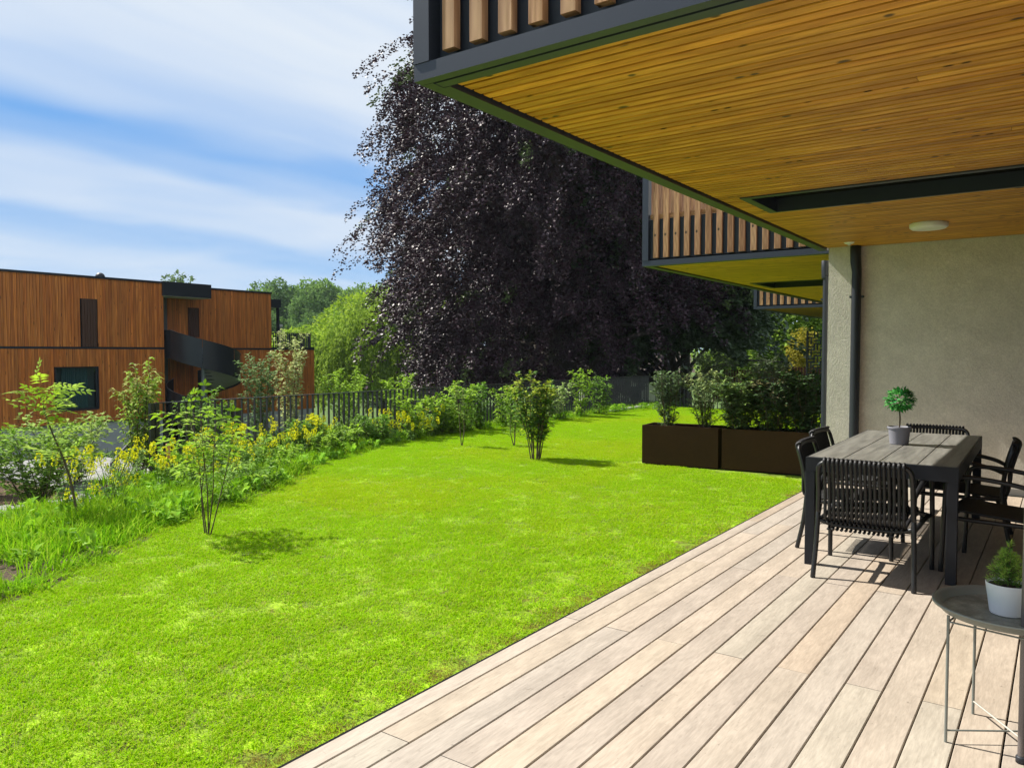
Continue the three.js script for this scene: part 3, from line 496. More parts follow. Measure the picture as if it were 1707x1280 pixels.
// ---------------------------------------------------------------- metal fence along the bed
{
  const f = thing('metal_fence', 'dark metal bar fence behind the wildflower bed', 'fence', [-9.6, 0, 0]);
  const m = std({ color: lin(0.03, 0.031, 0.034), roughness: 0.45, metalness: 0.3 });
  mesh('top_rail', boxG(-0.024, 0.024, 0.79, 0.8, -20.2, -5.42), m, f);
  const bg = boxG(-0.02, 0.02, -0.35, 0.7895, -0.005, 0.005); let k = 0;
  for (let z = -5.53; z > -20.15; z -= 0.1075, k++) mesh('bar', bg, m, f, [0, 0, z]);
  mesh('bottom_rail', boxG(-0.0195, -0.0145, -0.12, -0.08, -20.2, -5.42), m, f);
  for (const z of [-5.36, -5.43]) mesh('post', boxG(-0.03, 0.03, -0.4, 0.795, z - 0.025, z + 0.025), m, f);
  const e = thing('metal_fence', 'dark bar fence closing the far end of the lawn', 'fence', [-9.6, 0, -20.3]);
  mesh('top_rail', boxG(0.1, 4.9, 0.79, 0.8, -0.024, 0.024), m, e); const cg = boxG(-0.005, 0.005, -0.35, 0.7895, -0.02, 0.02);
  for (let x = 0.12; x < 4.9; x += 0.1075) mesh('bar', cg, m, e, [x, 0, 0]);
  mesh('bottom_rail', boxG(0.1, 4.9, -0.12, -0.08, 0.0145, 0.0195), m, e);
  // sloping handrail beside the steps
  const h = thing('handrail', 'sloping dark handrail beside the steps behind the fence end', 'handrail', [-11, 0, 0]);
  mesh('post', boxG(-0.03, 0.03, -0.5, 0.38, -6.09, -6.03), m, h); mesh('post', boxG(-0.03, 0.03, -0.7, -0.13, -5.57, -5.53), m, h);
  { const g = bar(0.05, 0.05, 0.735); const r = mesh('rail', g, m, h, [0, 0.125, -5.8]); r.rotation.x = Math.atan2(0.52, 0.52); }
  const sm = wood(slatT, slatB, lin(1.15, 0.95, 0.75));
  [[-10.6, -6.15, 0.12, 'wooden stake beside the sloping handrail'], [-12.0, -5.3, 0.0, 'wooden stake among the shrubs at the left']].forEach(([x, z, y, l]) => { const g = bar(0.07, 0.07, 0.75, 0.008); g.rotateX(Math.PI / 2); tag(mesh('wooden_stake', g, sm, null, [x, y - 0.375, z]), l, 'stake'); });
}

// ---------------------------------------------------------------- the timber clad house across the garden
{
  const b = thing('timber_clad_building', 'two storey building clad in brown vertical timber across the garden', 'building'), R = rnd(9);
  const clad = (name, X, z0, z1, y0, y1, holes = []) => {       // boards on the plane x = X facing +x; z0 > z1
    const g = new Geo();
    for (let z = z0; z > z1 + 0.02; z -= 0.118) {
      const zb = Math.max(z1, z - 0.109), k = 0.8 + R() * 0.35, w = R(), c = [k, k * lerp(0.9, 1.04, w), k * lerp(0.75, 1.05, w)], pr = R() * 0.012;
      let segs = [[y0, y1]];
      for (const [hz0, hz1, hy0, hy1] of holes) if (z > hz1 && zb < hz0) segs = segs.flatMap(([a, e]) => [[a, Math.min(e, hy0)], [Math.max(a, hy1), e]].filter(([p, q]) => q - p > 0.02));
      for (const [a, e] of segs) {
        const u0 = R() * 5, v0 = R() * 5, s = g.p.length / 3; g.box(X - 0.02, X + pr, a, e, zb, z, c);
        for (let i = s; i < g.p.length / 3; i++) { g.uv[2 * i] = u0 + g.p[3 * i + 1] / 3; g.uv[2 * i + 1] = v0 + g.p[3 * i + 2] / 0.6; }
      }
    }
    const m = mesh(name, g.build(), cladMat, b); m.userData.kind = 'stuff'; return m;
  };
  const win = [-14.45, -16.13, -0.9, 0.88], lou = [-15.53, -16.12, 1.70, 3.69], lou2 = [-21.03, -21.55, 2.2, 3.62];
  const inside = std({ color: lin(0.16, 0.155, 0.15), roughness: 0.9 }), plinthM = std({ color: lin(0.62, 0.63, 0.64), roughness: 0.9, map: stuccoT });
  const XL = -33, XR = -34.2;
  mesh('wall', boxG(XL - 6, XL - 0.34, -4.2, 4.55, -19.1, 2), inside, b);
  // wall shell around the window opening
  mesh('wall', boxG(XL - 0.339, XL - 0.022, 1.61, 4.55, -19.1, 2), blackM, b); mesh('wall', boxG(XL - 0.339, XL - 0.022, -1.47, 1.609, win[0] + 0.001, 2), blackM, b);
  mesh('wall', boxG(XL - 0.339, XL - 0.022, -1.47, 1.609, -19.1, win[1] - 0.001), blackM, b); mesh('wall', boxG(XL - 0.339, XL - 0.022, -1.47, win[2] - 0.001, win[1], win[0]), blackM, b); mesh('wall', boxG(XL - 0.339, XL - 0.022, win[3] + 0.001, 1.608, win[1], win[0]), blackM, b);
  clad('cladding_lower', XL, 2, -19.08, -1.45, 1.605, [win]); clad('cladding_upper', XL, 2, -19.08, 1.70, 4.56, [lou]);
  mesh('plinth', boxG(XL - 0.33, XL - 0.06, -4.2, -1.471, -19.05, 2), plinthM, b);
  mesh('coping', boxG(XL - 6, XL + 0.05, 4.561, 4.645, -19.14, 2), anthDark, b);
  mesh('floor_band', boxG(XL - 0.021, XL + 0.014, 1.612, 1.692, -19.1, 2), anthDark, b);
  mesh('sill_band', boxG(XL - 0.02, XL + 0.03, -1.472, -1.453, -19.1, 2), anthDark, b);
  { // window
    const w = new THREE.Group(); w.name = 'window'; b.add(w); const [z0, z1, y0, y1] = win, t = 0.06;
    mesh('frame', mergeGeometries([boxG(XL - 0.1, XL - 0.04, y0, y1, z0 - t, z0), boxG(XL - 0.1, XL - 0.04, y0, y1, z1, z1 + t), boxG(XL - 0.1, XL - 0.04, y0, y0 + t, z1 + t, z0 - t), boxG(XL - 0.1, XL - 0.04, y1 - t, y1, z1 + t, z0 - t)]), anthDark, w);
    mesh('reveal', mergeGeometries([boxG(XL - 0.039, XL + 0.025, y0 - 0.03, y0 - 0.001, z1, z0), boxG(XL - 0.039, XL + 0.025, y0, y1, z0 + 0.0, z0 + 0.02), boxG(XL - 0.039, XL + 0.025, y0, y1, z1 - 0.02, z1)]), anthDark, w);
    mesh('pane', boxG(XL - 0.075, XL - 0.069, y0 + t, y1 - t, z1 + t, z0 - t), new THREE.MeshPhysicalMaterial({ color: lin(0.75, 0.85, 0.85), roughness: 0.03, transmission: 1, thickness: 0 }), w);
    const g = new Geo(), n = 60; for (let k = 0; k <= n; k++) { const z = lerp(z0 - 0.3, z1 + 0.35, k / n), x = XL - 0.19 + 0.02 * Math.sin(k * 1.3) + 0.012 * Math.sin(k * 0.55); g.v(x, y0 + t, z); g.v(x, y1 - t, z); if (k) { const a = 2 * k - 2; g.i.push(a, a + 1, a + 2, a + 1, a + 3, a + 2); } }
    mesh('curtain', g.build(), std({ color: lin(0.10, 0.15, 0.15), roughness: 1, side: THREE.DoubleSide }), w);
  }
  const finM = std({ color: lin(0.11, 0.05, 0.03), roughness: 0.7 });
  const louver = (X, [z0, z1, y0, y1], n) => { const l = new THREE.Group(); l.name = 'louver'; b.add(l); mesh('back', boxG(X - 0.021, X - 0.012, y0, y1, z1, z0), finM, l); for (let k = 0; k < n; k++) { const z = lerp(z0 - 0.02, z1 + 0.02, k / (n - 1)); mesh('fin', boxG(X - 0.011, X + 0.035, y0, y1, z - 0.013, z + 0.013), finM, l); } };
  louver(XL, lou, 6);
  // right hand block, set back
  mesh('wall', boxG(XR - 5, XR - 0.022, 1.7, 4.55, -25.75, -19.7), blackM, b); mesh('wall', boxG(XR - 5, XR - 0.022, -4.2, 1.69, -28.6, -19.7), blackM, b);
  clad('cladding_upper', XR, -19.95, -25.78, 1.70, 4.56, [lou2]); clad('cladding_lower', XR, -19.95, -28.63, -1.66, 1.605);
  mesh('coping', boxG(XR - 5, XR + 0.05, 4.561, 4.64, -25.82, -19.7), anthDark, b); mesh('floor_band', boxG(XR - 0.021, XR + 0.02, 1.612, 1.692, -28.66, -19.95), anthDark, b); mesh('coping', boxG(XR - 5, XR - 0.022, 1.692, 1.74, -28.66, -25.84), anthDark, b);
  mesh('plinth', boxG(XR - 0.02, XR - 0.0, -4.2, -1.665, -28.55, -22.6), plinthM, b);
  mesh('stair_wall', boxG(XR - 0.02, XR + 0.02, -4.2, 4.5, -19.94, -19.105), inside, b);
  louver(XR, lou2, 5);
  mesh('canopy', boxG(XR + 0.06, XL + 0.12, 4.02, 4.66, -21.42, -19.02), anthDark, b);
  mesh('canopy_soffit', boxG(XR + 0.1, XL + 0.08, 4.0, 4.019, -21.38, -19.06), whiteM, b);
  { // roof terrace at the right: rail, post, roof edge
    const r = new THREE.Group(); r.name = 'roof_terrace'; b.add(r);
    mesh('rail', boxG(XR - 0.07, XR - 0.04, 2.5, 2.53, -28.5, -25.85), anthDark, r); const g = boxG(-0.02, 0.02, 1.741, 2.4995, -0.02, 0.02);
    for (let z = -25.95; z > -28.5; z -= 0.13) mesh('bar', g, anthDark, r, [XR - 0.055, 0, z]);
    mesh('bar', boxG(XR - 3, XR - 0.08, 2.5, 2.53, -28.5, -28.47), anthDark, r); for (let x = XR - 0.2; x > XR - 3; x -= 0.13) mesh('bar', g, anthDark, r, [x, 0, -28.485]);
    mesh('post', boxG(XR - 0.3, XR - 0.18, 1.741, 3.86, -26.45, -26.33), anthDark, r); mesh('roof_edge', boxG(XR - 3.2, XR - 0.1, 3.861, 4.3, -26.5, -25.83), anthDark, r);
  }
  { const v = new THREE.Group(); v.name = 'roof_vent'; v.position.set(XL - 1.2, 4.646, -16.9); b.add(v); mesh('stack', new THREE.CylinderGeometry(0.16, 0.16, 0.1, 14), anthDark, v, [0, 0.05, 0]); mesh('cowl', new THREE.SphereGeometry(0.2, 14, 8, 0, 6.3, 0, 1.6), anthDark, v, [0, 0.09, 0]); }
  // flue on the roof terrace
  { const v = new THREE.Group(); v.name = 'flue'; v.position.set(XR - 2, 1.74, -27.9); b.add(v); mesh('stack', new THREE.CylinderGeometry(0.09, 0.09, 1.2, 14), std({ color: lin(0.5, 0.5, 0.5), roughness: 0.4, metalness: 0.6 }), v, [0, 0.6, 0]); mesh('cowl', new THREE.CylinderGeometry(0.14, 0.14, 0.12, 14), whiteM, v, [0, 1.26, 0]); }

  // spiral stair in black sheet steel
  const s = thing('spiral_stair', 'black sheet steel spiral stair against the timber clad building', 'stair', [-32.7, 0, -20.85]), Ro = 1.62;
  const steel = std({ color: lin(0.03, 0.033, 0.04), roughness: 0.38, metalness: 0.3, side: THREE.DoubleSide });
  const A0 = -Math.PI * 0.5, A1 = A0 + Math.PI * 2 * 1.55, fy = a => 1.5 - 2.75 * (a - A0) / (2 * Math.PI) - 0.0;
  const strip = (ra, rb, ya, yb, a0, a1, n) => { const g = new Geo(); for (let k = 0; k <= n; k++) { const a = lerp(a0, a1, k / n), y = fy(a); g.v(Math.cos(a) * ra, y + ya, -Math.sin(a) * ra); g.v(Math.cos(a) * rb, y + yb, -Math.sin(a) * rb); if (k) { const i = 2 * k - 2; g.i.push(i, i + 1, i + 2, i + 1, i + 3, i + 2); } } return g.build(); };
  const dA = (A1 - A0) / 10;
  for (let k = 0; k < 10; k++) mesh('balustrade_panel', strip(Ro, Ro, -0.32, 0.98, A0 + k * dA + 0.004, A0 + (k + 1) * dA - 0.004, 8), steel, s);
  mesh('landing_panel', boxG(-1.4, -0.01, 1.2, 2.48, Ro - 0.01, Ro + 0.01), steel, s); mesh('landing', boxG(-1.4, -0.01, 1.38, 1.44, -0.6, Ro - 0.011), steel, s);
  mesh('handrail', strip(Ro - 0.03, Ro + 0.02, 0.981, 0.981, A0, A1, 90), std({ color: lin(0.3, 0.3, 0.31), roughness: 0.3, metalness: 0.6, side: THREE.DoubleSide }), s);
  mesh('underside', strip(0.12, Ro - 0.004, -0.22, -0.22, A0, A1, 90), std({ color: lin(0.5, 0.48, 0.42), roughness: 0.8, side: THREE.DoubleSide }), s);
  for (let k = 0; k < 26; k++) { const a = A0 + (A1 - A0) * (k + 0.5) / 26, g = boxG(0.1, Ro - 0.02, -0.02, 0.02, -0.14, 0.14); const m = mesh('tread', g, steel, s, [0, fy(a) - 0.08, 0]); m.rotation.y = a; }
  mesh('centre_post', new THREE.CylinderGeometry(0.13, 0.13, 5.9, 20), std({ color: lin(0.3, 0.32, 0.34), roughness: 0.5, metalness: 0.4 }), s, [0, -1.25, 0]);
}

// ---------------------------------------------------------------- grass
function grassPatch(seed, n, size, h0, h1, w, bend, pal) {
  const g = new Geo(), R = rnd(seed);
  for (let k = 0; k < n; k++) {
    const x = (R() - 0.5) * size, z = (R() - 0.5) * size, a = R() * 6.283, h = lerp(h0, h1, R() * R() * 0.6 + R() * 0.4), ww = w * (0.7 + R() * 0.6), bx = Math.cos(a + 1.57) * bend * h * R() * 1.6, bz = Math.sin(a + 1.57) * bend * h * R() * 1.6, cx = Math.cos(a) * ww / 2, cz = Math.sin(a) * ww / 2;
    const p = pal[Math.floor(R() * pal.length)], k1 = 0.85 + R() * 0.3, c = [p[0] * k1, p[1] * k1, p[2] * k1];
    const i0 = g.v(x - cx, 0, z - cz, c), i1 = g.v(x + cx, 0, z + cz, c), i2 = g.v(x - cx * 0.8 + bx * 0.35, h * 0.55, z - cz * 0.8 + bz * 0.35, c), i3 = g.v(x + cx * 0.8 + bx * 0.35, h * 0.55, z + cz * 0.8 + bz * 0.35, c), i4 = g.v(x + bx, h * (1 - 0.25 * bend), z + bz, c);
    g.i.push(i0, i1, i3, i0, i3, i2, i2, i3, i4);
  }
  return g.build();
}
const PAL = [[0.30, 0.53, 0.003], [0.33, 0.54, 0.003], [0.26, 0.50, 0.003], [0.38, 0.55, 0.005], [0.32, 0.53, 0.003], [0.30, 0.52, 0.003], [0.46, 0.50, 0.06]];
function scatter(name, label, geos, mat, spots) {           // spots: [x, y, z, turn, sx, sy, [r, g, b]]
  geos.forEach((g, n) => {
    const mine = spots.filter((_, k) => k % geos.length === n), im = new THREE.InstancedMesh(g, mat, mine.length), m = new THREE.Matrix4(), q = new THREE.Quaternion(), c = new THREE.Color();
    mine.forEach(([x, y, z, t, sx, sy, col], k) => { q.setFromAxisAngle(V(0, 1, 0), t); m.compose(V(x, y, z), q, V(sx, sy, sx)); im.setMatrixAt(k, m); im.setColorAt(k, c.setRGB(...col)); });
    im.name = numbered(name); im.castShadow = im.receiveShadow = true; tag(im, label, 'grass', null, 'stuff'); scene.add(im);
  });
}
{
  const R = rnd(2024), near = [], moss = [];
  const st = 0.2;
  for (let z = 1.2; z > -19.8; z -= st) for (let x = edgeX(z) - 0.08; x < -2.25; x += st) {
    if (z > -0.2 && x > -3) continue;
    const px = x + (R() - 0.5) * 0.2, pz = z + (R() - 0.5) * 0.2, d = -2.215 - px;
    if (px > -2.37 || px < edgeX(pz) - 0.1) continue;
    if (pz < -9.35 && pz > -10.0 && px > -4.75) continue;
    const n = fbm(px * 0.55 + 50, pz * 0.55 + 50, 201), n2 = fbm(px * 2.2 + 50, pz * 2.2 + 50, 205), yel = 0.6 * smooth(0.46, 0.72, n), thin = 0.35 * smooth(0.64, 0.8, n2) + smooth(0.55, 0.1, d) * smooth(0.35, 0.6, n2);
    const k = 0.94 + 0.14 * n2, s = 0.95 + R() * 0.25;
    near.push([px, -0.055, pz, R() * 6.28, s, s * lerp(1.02, 0.55, clamp(thin)) * (0.8 + 0.4 * n2), [k * lerp(0.96, 1.22, yel), k * lerp(1.0, 0.99, yel), k * lerp(1, 1.2, yel)]]);
  }
  for (let z = 1.2; z > -9.1; z -= 0.11) for (let j = 0; j < 2; j++) { const d = 0.015 + R() * 0.14, n = fbm(z * 3 + 60, j, 211); if (n < 0.4) continue; moss.push([-2.23 - d, -0.057, z + R() * 0.1, R() * 6.28, 0.45, 0.35 + R() * 0.25, [1.5, 1.05, 1.4]]); }
  scatter('lawn_grass', 'bright green blades of the mown lawn', [1, 2, 3, 4].map(k => grassPatch(k * 17, 600, 0.3, 0.012, 0.031, 0.0036, 1.1, PAL)), grassMat, near);
  scatter('edge_moss', 'yellowish moss and stunted grass along the deck edge', [grassPatch(91, 260, 0.26, 0.01, 0.04, 0.004, 0.9, [[0.2, 0.25, 0.03], [0.26, 0.27, 0.05], [0.12, 0.12, 0.04]])], grassMat, moss);
  // longer grass and weeds of the bed
  const tall = [], broad = [];
  for (let z = 0.6; z > -20.1; z -= 0.17) for (let x = -9.4; x < edgeX(z) + 0.02; x += 0.17) {
    if (z > -4.6 && x < -8.2) continue;
    const px = x + (R() - 0.5) * 0.16, pz = z + (R() - 0.5) * 0.16, e = edgeX(pz) - px; if (e < 0.03) continue;
    const n = fbm(px * 1.1 + 70, pz * 1.1 + 70, 221), y = -0.09 - 0.08 * smooth(0.3, 2, e), k = 0.85 + 0.3 * R(), fade = 0.75 + 0.5 * n;
    if (n > 0.36 || e < 0.4) tall.push([px, y, pz, R() * 6.28, 0.8 + R() * 0.5, fade * (0.7 + R() * 0.5) * lerp(0.75, 1, smooth(-6, -2, pz)) * (e < 0.3 ? 0.5 : 1), [k * (0.85 + 0.2 * n), k, k]]);
    if (R() < 0.26 + 0.4 * smooth(0.42, 0.6, n)) broad.push([px, y, pz, R() * 6.28, 0.7 + R() * 0.6, 0.7 + R() * 0.7, [k, k, k]]);
  }
  scatter('tall_grass', 'long fresh green grass of the wildflower bed', [1, 2, 3].map(k => grassPatch(300 + k, 90, 0.24, 0.1, 0.36, 0.009, 0.55, [[0.24, 0.46, 0.008], [0.30, 0.50, 0.012], [0.17, 0.37, 0.012], [0.38, 0.52, 0.04]])), grassMat, tall);
  const rosette = (seed) => { const g = new Geo(), Q = rnd(seed); for (let k = 0; k < 16; k++) { const a = Q() * 6.283, e = 0.5 + Q() * 0.9, d = V(Math.cos(a) * Math.cos(e), Math.sin(e), Math.sin(a) * Math.cos(e)), u = V(-Math.cos(a) * Math.sin(e), Math.cos(e), -Math.sin(a) * Math.sin(e)), s = 0.5 + Q() * 0.7, p = V((Q() - 0.5) * 0.1, Q() * 0.12, (Q() - 0.5) * 0.1); g.leaf(p, d, u, 0.12 * s, 0.055 * s, leafCol(Q, [0.17, 0.37, 0.02], [0.28, 0.48, 0.03]), 0.15, 0.3); } return g.build(); };
  scatter('weeds', 'broad leaved weeds growing through the bed', [rosette(1), rosette(2), rosette(3)], leafMat, broad);
  // ground cover on the slope beyond the fence
  const low = []; for (let k = 0; k < 2600; k++) { const x = -10 - R() * 16, z = -2 - R() * 26; if (x > -13.8 && z > -6.6) continue; low.push([x, groundY(x, z) - 0.02, z, R() * 6.28, 1.6 + R(), 1 + R(), [0.55, 0.6, 0.6]]); }
  scatter('rough_grass', 'rough grass on the slope beyond the fence', [grassPatch(401, 60, 0.3, 0.1, 0.3, 0.012, 0.6, [[0.08, 0.17, 0.02], [0.11, 0.2, 0.03]])], grassMat, low);
}

// ---------------------------------------------------------------- flowers and shrubs of the bed
{
  const R = rnd(611), proto = [];
  const headG = (() => { const F = new Geo(); for (let j = 0; j < 26; j++) { const y = R() * 2 - 1, b = R() * 6.283, w = Math.sqrt(1 - y * y), d = V(Math.cos(b) * w, y, Math.sin(b) * w), u = V(R() - 0.5, R() - 0.5, R() - 0.5).cross(d).normalize(); F.flake(V(d.x * 0.019, d.y * 0.026, d.z * 0.019), d, u, 0.02, 0.018); } return F.build(); })();
  for (let v = 0; v < 4; v++) {
    const S = new Geo(), L = new Geo(), heads = [], n = 4 + v;
    for (let k = 0; k < n; k++) {
      const a = R() * 6.283, h = 0.2 + R() * 0.36, q = 0.08 + R() * 0.16, e = V(Math.cos(a) * q, h, Math.sin(a) * q); S.tube([V(0, 0, 0), V(e.x * 0.4, h * 0.5, e.z * 0.4), e], 0.003, 5);
      for (let j = 0; j < 7; j++) { const t = 0.1 + R() * 0.65, b = R() * 6.283, d = V(Math.cos(b), 0.4, Math.sin(b)).normalize(), u = V(-d.x * d.y, 1 - d.y * d.y, -d.z * d.y).normalize(); L.leaf(V(e.x * t * t, h * t, e.z * t * t), d, u, 0.1 * (1.2 - t), 0.035 * (1.2 - t), leafCol(R, [0.1, 0.22, 0.03], [0.18, 0.33, 0.05]), 0.1, 0.35); }
      heads.push([e.x, e.y, e.z, 1], [e.x + (R() - 0.5) * 0.1, e.y - 0.06, e.z + (R() - 0.5) * 0.1, 0.8]);
    }
    proto.push([S.build(), L.build(), heads]);
  }
  const spots = [];
  for (let k = 0; k < 22; k++) { const z = -4.7 - R() * 3.4, e = edgeX(z); spots.push([lerp(e - 0.55, -9.35, R() ** 0.8), z]); }
  for (let k = 0; k < 9; k++) { const z = -8.1 - R() * 2.6; spots.push([lerp(-9.0, -9.5, R()), z]); }
  for (let k = 0; k < 6; k++) { const z = -3.4 - R() * 1.4; spots.push([lerp(edgeX(z) - 0.7, -8.1, R()), z]); }
  const label = z => z > -4.75 ? 'yellow flowered mustard plant beside the paved path' : z > -8.1 ? 'yellow flowered mustard plant in the bed left of the leafy shrubs' : 'yellow flowered mustard plant before the fence below the weeping tree';
  spots.forEach(([x, z], k) => { const p = proto[k % 4], t = thing('mustard_plant', label(z), 'flower', [x, -0.12, z], R() * 6.28, 'yellow mustard plants in the wildflower bed'); const s = 0.85 + R() * 0.35; t.scale.set(s, s, s); mesh('stems', p[0], greenStem, t); mesh('leaves', p[1], leafMat, t); for (const [hx, hy, hz, hs] of p[2]) mesh('flower_head', headG, petalMat, t, [hx, hy, hz]).scale.setScalar(hs); });

  const fresh = [[0.2, 0.36, 0.015], [0.34, 0.52, 0.03]], mid = [[0.11, 0.24, 0.02], [0.21, 0.37, 0.03]], pale = [[0.32, 0.40, 0.10], [0.56, 0.58, 0.28]];
  const S = (n, l, p, seed, o, x) => shrub(n, l, 'shrub', p, seed, o, x);
  S('elder_shrub', 'young elder shrub on the lawn edge, toothed leaves on tall bare stems', [-5.73, -0.05, -3.67], 31, { h: 1.02, spread: 0.2, stems: 5, twigs: 6, twigLen: 0.1, leaves: 2, len: 0.085, wid: 0.034, a: fresh[0], b: fresh[1], low: 0.42, compound: 3, base: 0.07, r0: 0.006, upw: 0.2 });
  shrub('ash_sapling', 'slender leaning ash sapling with feathery yellow green leaves at the left', 'sapling', [-7.35, -0.15, -3.4], 33, { h: 1.42, spread: 0.1, stems: 1, twigs: 22, twigLen: 0.14, leaves: 2, len: 0.09, wid: 0.034, a: [0.22, 0.38, 0.02], b: [0.4, 0.56, 0.04], low: 0.35, compound: 5, r0: 0.013, upw: 0.25, lean: -0.3, droop: 0.1 }, { turn: 0.62 });
  shrub('young_tree', 'upright young tree with drooping pointed leaves before the brown facade', 'sapling', [-10.0, -0.35, -5.4], 35, { h: 1.7, spread: 0.24, stems: 6, twigs: 24, twigLen: 0.24, leaves: 9, len: 0.11, wid: 0.04, a: [0.17, 0.32, 0.02], b: [0.32, 0.46, 0.04], low: 0.12, r0: 0.012, droop: 0.5, upw: 0.9, tip: [0.34, 0.36, 0.08] });
  S('dark_bush', 'dense leafy bush beside the path at the left edge', [-9.35, -0.3, -3.85], 37, { h: 0.9, spread: 0.45, stems: 12, twigs: 18, twigLen: 0.26, leaves: 8, len: 0.085, wid: 0.05, a: [0.12, 0.25, 0.02], b: [0.28, 0.44, 0.05], low: 0.06, base: 0.12 });
  S('pale_bush', 'pale leaved bush in front of the young tree at the left', [-10.5, -0.35, -4.75], 38, { h: 0.95, spread: 0.5, stems: 10, twigs: 16, twigLen: 0.3, leaves: 8, len: 0.09, wid: 0.055, a: [0.2, 0.34, 0.04], b: [0.46, 0.58, 0.16], low: 0.1, base: 0.12 });
  S('low_bush', 'low bush at the far left behind the path', [-10.6, -0.35, -3.75], 39, { h: 0.95, spread: 0.6, stems: 10, twigs: 14, twigLen: 0.3, leaves: 8, len: 0.08, wid: 0.045, a: fresh[0], b: fresh[1], low: 0.08 });
  S('photinia_shrub', 'upright shrub with yellow orange tips standing on the lawn', [-6.03, -0.05, -9.0], 41, { h: 1.2, spread: 0.27, stems: 13, twigs: 18, twigLen: 0.17, leaves: 9, len: 0.085, wid: 0.038, a: [0.04, 0.1, 0.015], b: [0.13, 0.28, 0.02], tip: [0.40, 0.47, 0.03], low: 0.2, base: 0.12, r0: 0.009, upw: 0.7 }, { mat: glossLeaf });
  shrub('lawn_sapling', 'thin bare stemmed sapling on the far lawn', 'sapling', [-7.87, -0.05, -9.59], 43, { h: 0.98, spread: 0.12, stems: 2, twigs: 13, twigLen: 0.16, leaves: 6, len: 0.075, wid: 0.035, a: mid[0], b: pale[0], low: 0.4, r0: 0.009, base: 0.01 });
  shrub('lawn_sapling', 'small dark leaved sapling just behind the yellow tipped shrub', 'sapling', [-7.2, -0.05, -10.1], 44, { h: 0.62, spread: 0.14, stems: 3, twigs: 14, twigLen: 0.16, leaves: 6, len: 0.065, wid: 0.03, a: mid[0], b: fresh[0], low: 0.2, r0: 0.009, base: 0.01 });
  const bed = [
    [-9.3, -7.6, 0.7, 0.34, mid, 'leafy shrub rising through the yellow flowers before the fence'], [-9.3, -9.0, 0.62, 0.36, mid, 'low broad shrub left of the second patch of yellow flowers'], [-9.25, -9.9, 0.98, 0.28, fresh, 'fresh green shrub topping the fence right of the weeping tree'],
    [-9.3, -10.7, 1.05, 0.28, fresh, 'tall fresh green shrub left of the lawn sapling'], [-9.35, -11.9, 1.1, 0.3, mid, 'tall mid green shrub behind the lawn sapling'], [-9.3, -11.3, 1.2, 0.26, fresh, 'tallest fresh green shrub in the bed, left of the yellow tipped shrub'],
    [-9.25, -12.7, 1.0, 0.38, fresh, 'rounded fresh shrub behind the yellow tipped shrub'], [-9.25, -14.6, 1.02, 0.42, [[0.22, 0.33, 0.08], [0.36, 0.46, 0.16]], 'pale leaved shrub right of the yellow tipped shrub'], [-9.25, -15.7, 1.3, 0.16, fresh, 'narrow upright shrub near the far end of the bed'], [-9.2, -16.5, 1.2, 0.26, mid, 'dark shrub at the far end of the bed'],
    [-9.3, -11.0, 0.5, 0.3, fresh, 'low spreading shrub between two tall ones before the fence'], [-9.2, -13.6, 0.5, 0.3, fresh, 'low bright shrub between the rounded and the pale leaved shrub'], [-9.3, -8.3, 0.45, 0.3, fresh, 'low bright shrub among the left yellow flowers'],
  ];
  bed.forEach(([x, z, h, sp, c, l], k) => S('bed_shrub', l, [x, -0.13, z], 60 + k, { h: h * 0.88, spread: sp * 0.8, stems: 7, twigs: 11, twigLen: 0.17, leaves: 7, len: 0.11, wid: 0.056, a: c[0], b: c[1], low: 0.04, base: 0.14, droop: 0.3, r0: 0.005 }, { group: 'shrubs in the bed along the fence' }));
  // leafy perennials among the flowers, of several kinds
  for (let k = 0; k < 26; k++) {
    const z = -4.3 - R() * 7.5, x = lerp(edgeX(z) - 0.3, -9.3, R()), c = [fresh, mid, [[0.15, 0.28, 0.04], [0.26, 0.38, 0.09]]][k % 3];
    S('perennial', ['broad leaved green perennial among the flowers of the bed', 'long leaved perennial among the flowers of the bed', 'small leaved yellowish perennial among the flowers of the bed'][k % 3], [x, -0.12, z], 500 + k, { h: 0.26 + R() * 0.26, spread: 0.16 + R() * 0.12, stems: 7, twigs: 7, twigLen: 0.1, leaves: 6, len: [0.07, 0.11, 0.05][k % 3], wid: [0.04, 0.03, 0.03][k % 3], a: c[0], b: c[1], low: 0.05, base: 0.12, r0: 0.003, droop: 0.35 }, { group: 'leafy perennials in the flower bed', stem: greenStem });
  }
  // shrubs beyond the fence
  const out = [[-12.2, -9.6, 1.95, 0.38, pale, 'pale blossoming tall shrub beyond the fence before the facade'], [-12.0, -8.8, 1.5, 0.36, [[0.12, 0.22, 0.06], [0.22, 0.33, 0.12]], 'green shrub left of the pale blossoming one beyond the fence'], [-11.2, -10.2, 1.2, 0.45, fresh, 'bright low shrub at the fence below the pale blossoming one'], [-10.8, -11.2, 1.1, 0.35, fresh, 'bright shrub beyond the fence below the right end of the facade'], [-11.4, -7.2, 0.9, 0.4, mid, 'low green shrub beyond the fence near the steps']];
  out.forEach(([x, z, h, sp, c, l], k) => S('slope_shrub', l, [x, groundY(x, z) - 0.02, z], 80 + k, { h: h + 0.25, spread: sp, stems: 8, twigs: 20, twigLen: 0.24, leaves: 9, len: 0.09, wid: 0.05, a: c[0], b: c[1], low: 0.15, base: 0.1, droop: 0.3, upw: 0.8 }));
  // plants on the near left of the path and behind the planters
  S('garden_shrub', 'olive green shrub behind the left planter', [-8.0, -0.1, -20.8], 95, { h: 1.5, spread: 0.55, stems: 9, twigs: 18, twigLen: 0.4, leaves: 9, len: 0.12, wid: 0.06, a: [0.07, 0.11, 0.03], b: [0.12, 0.17, 0.05], low: 0.25 });
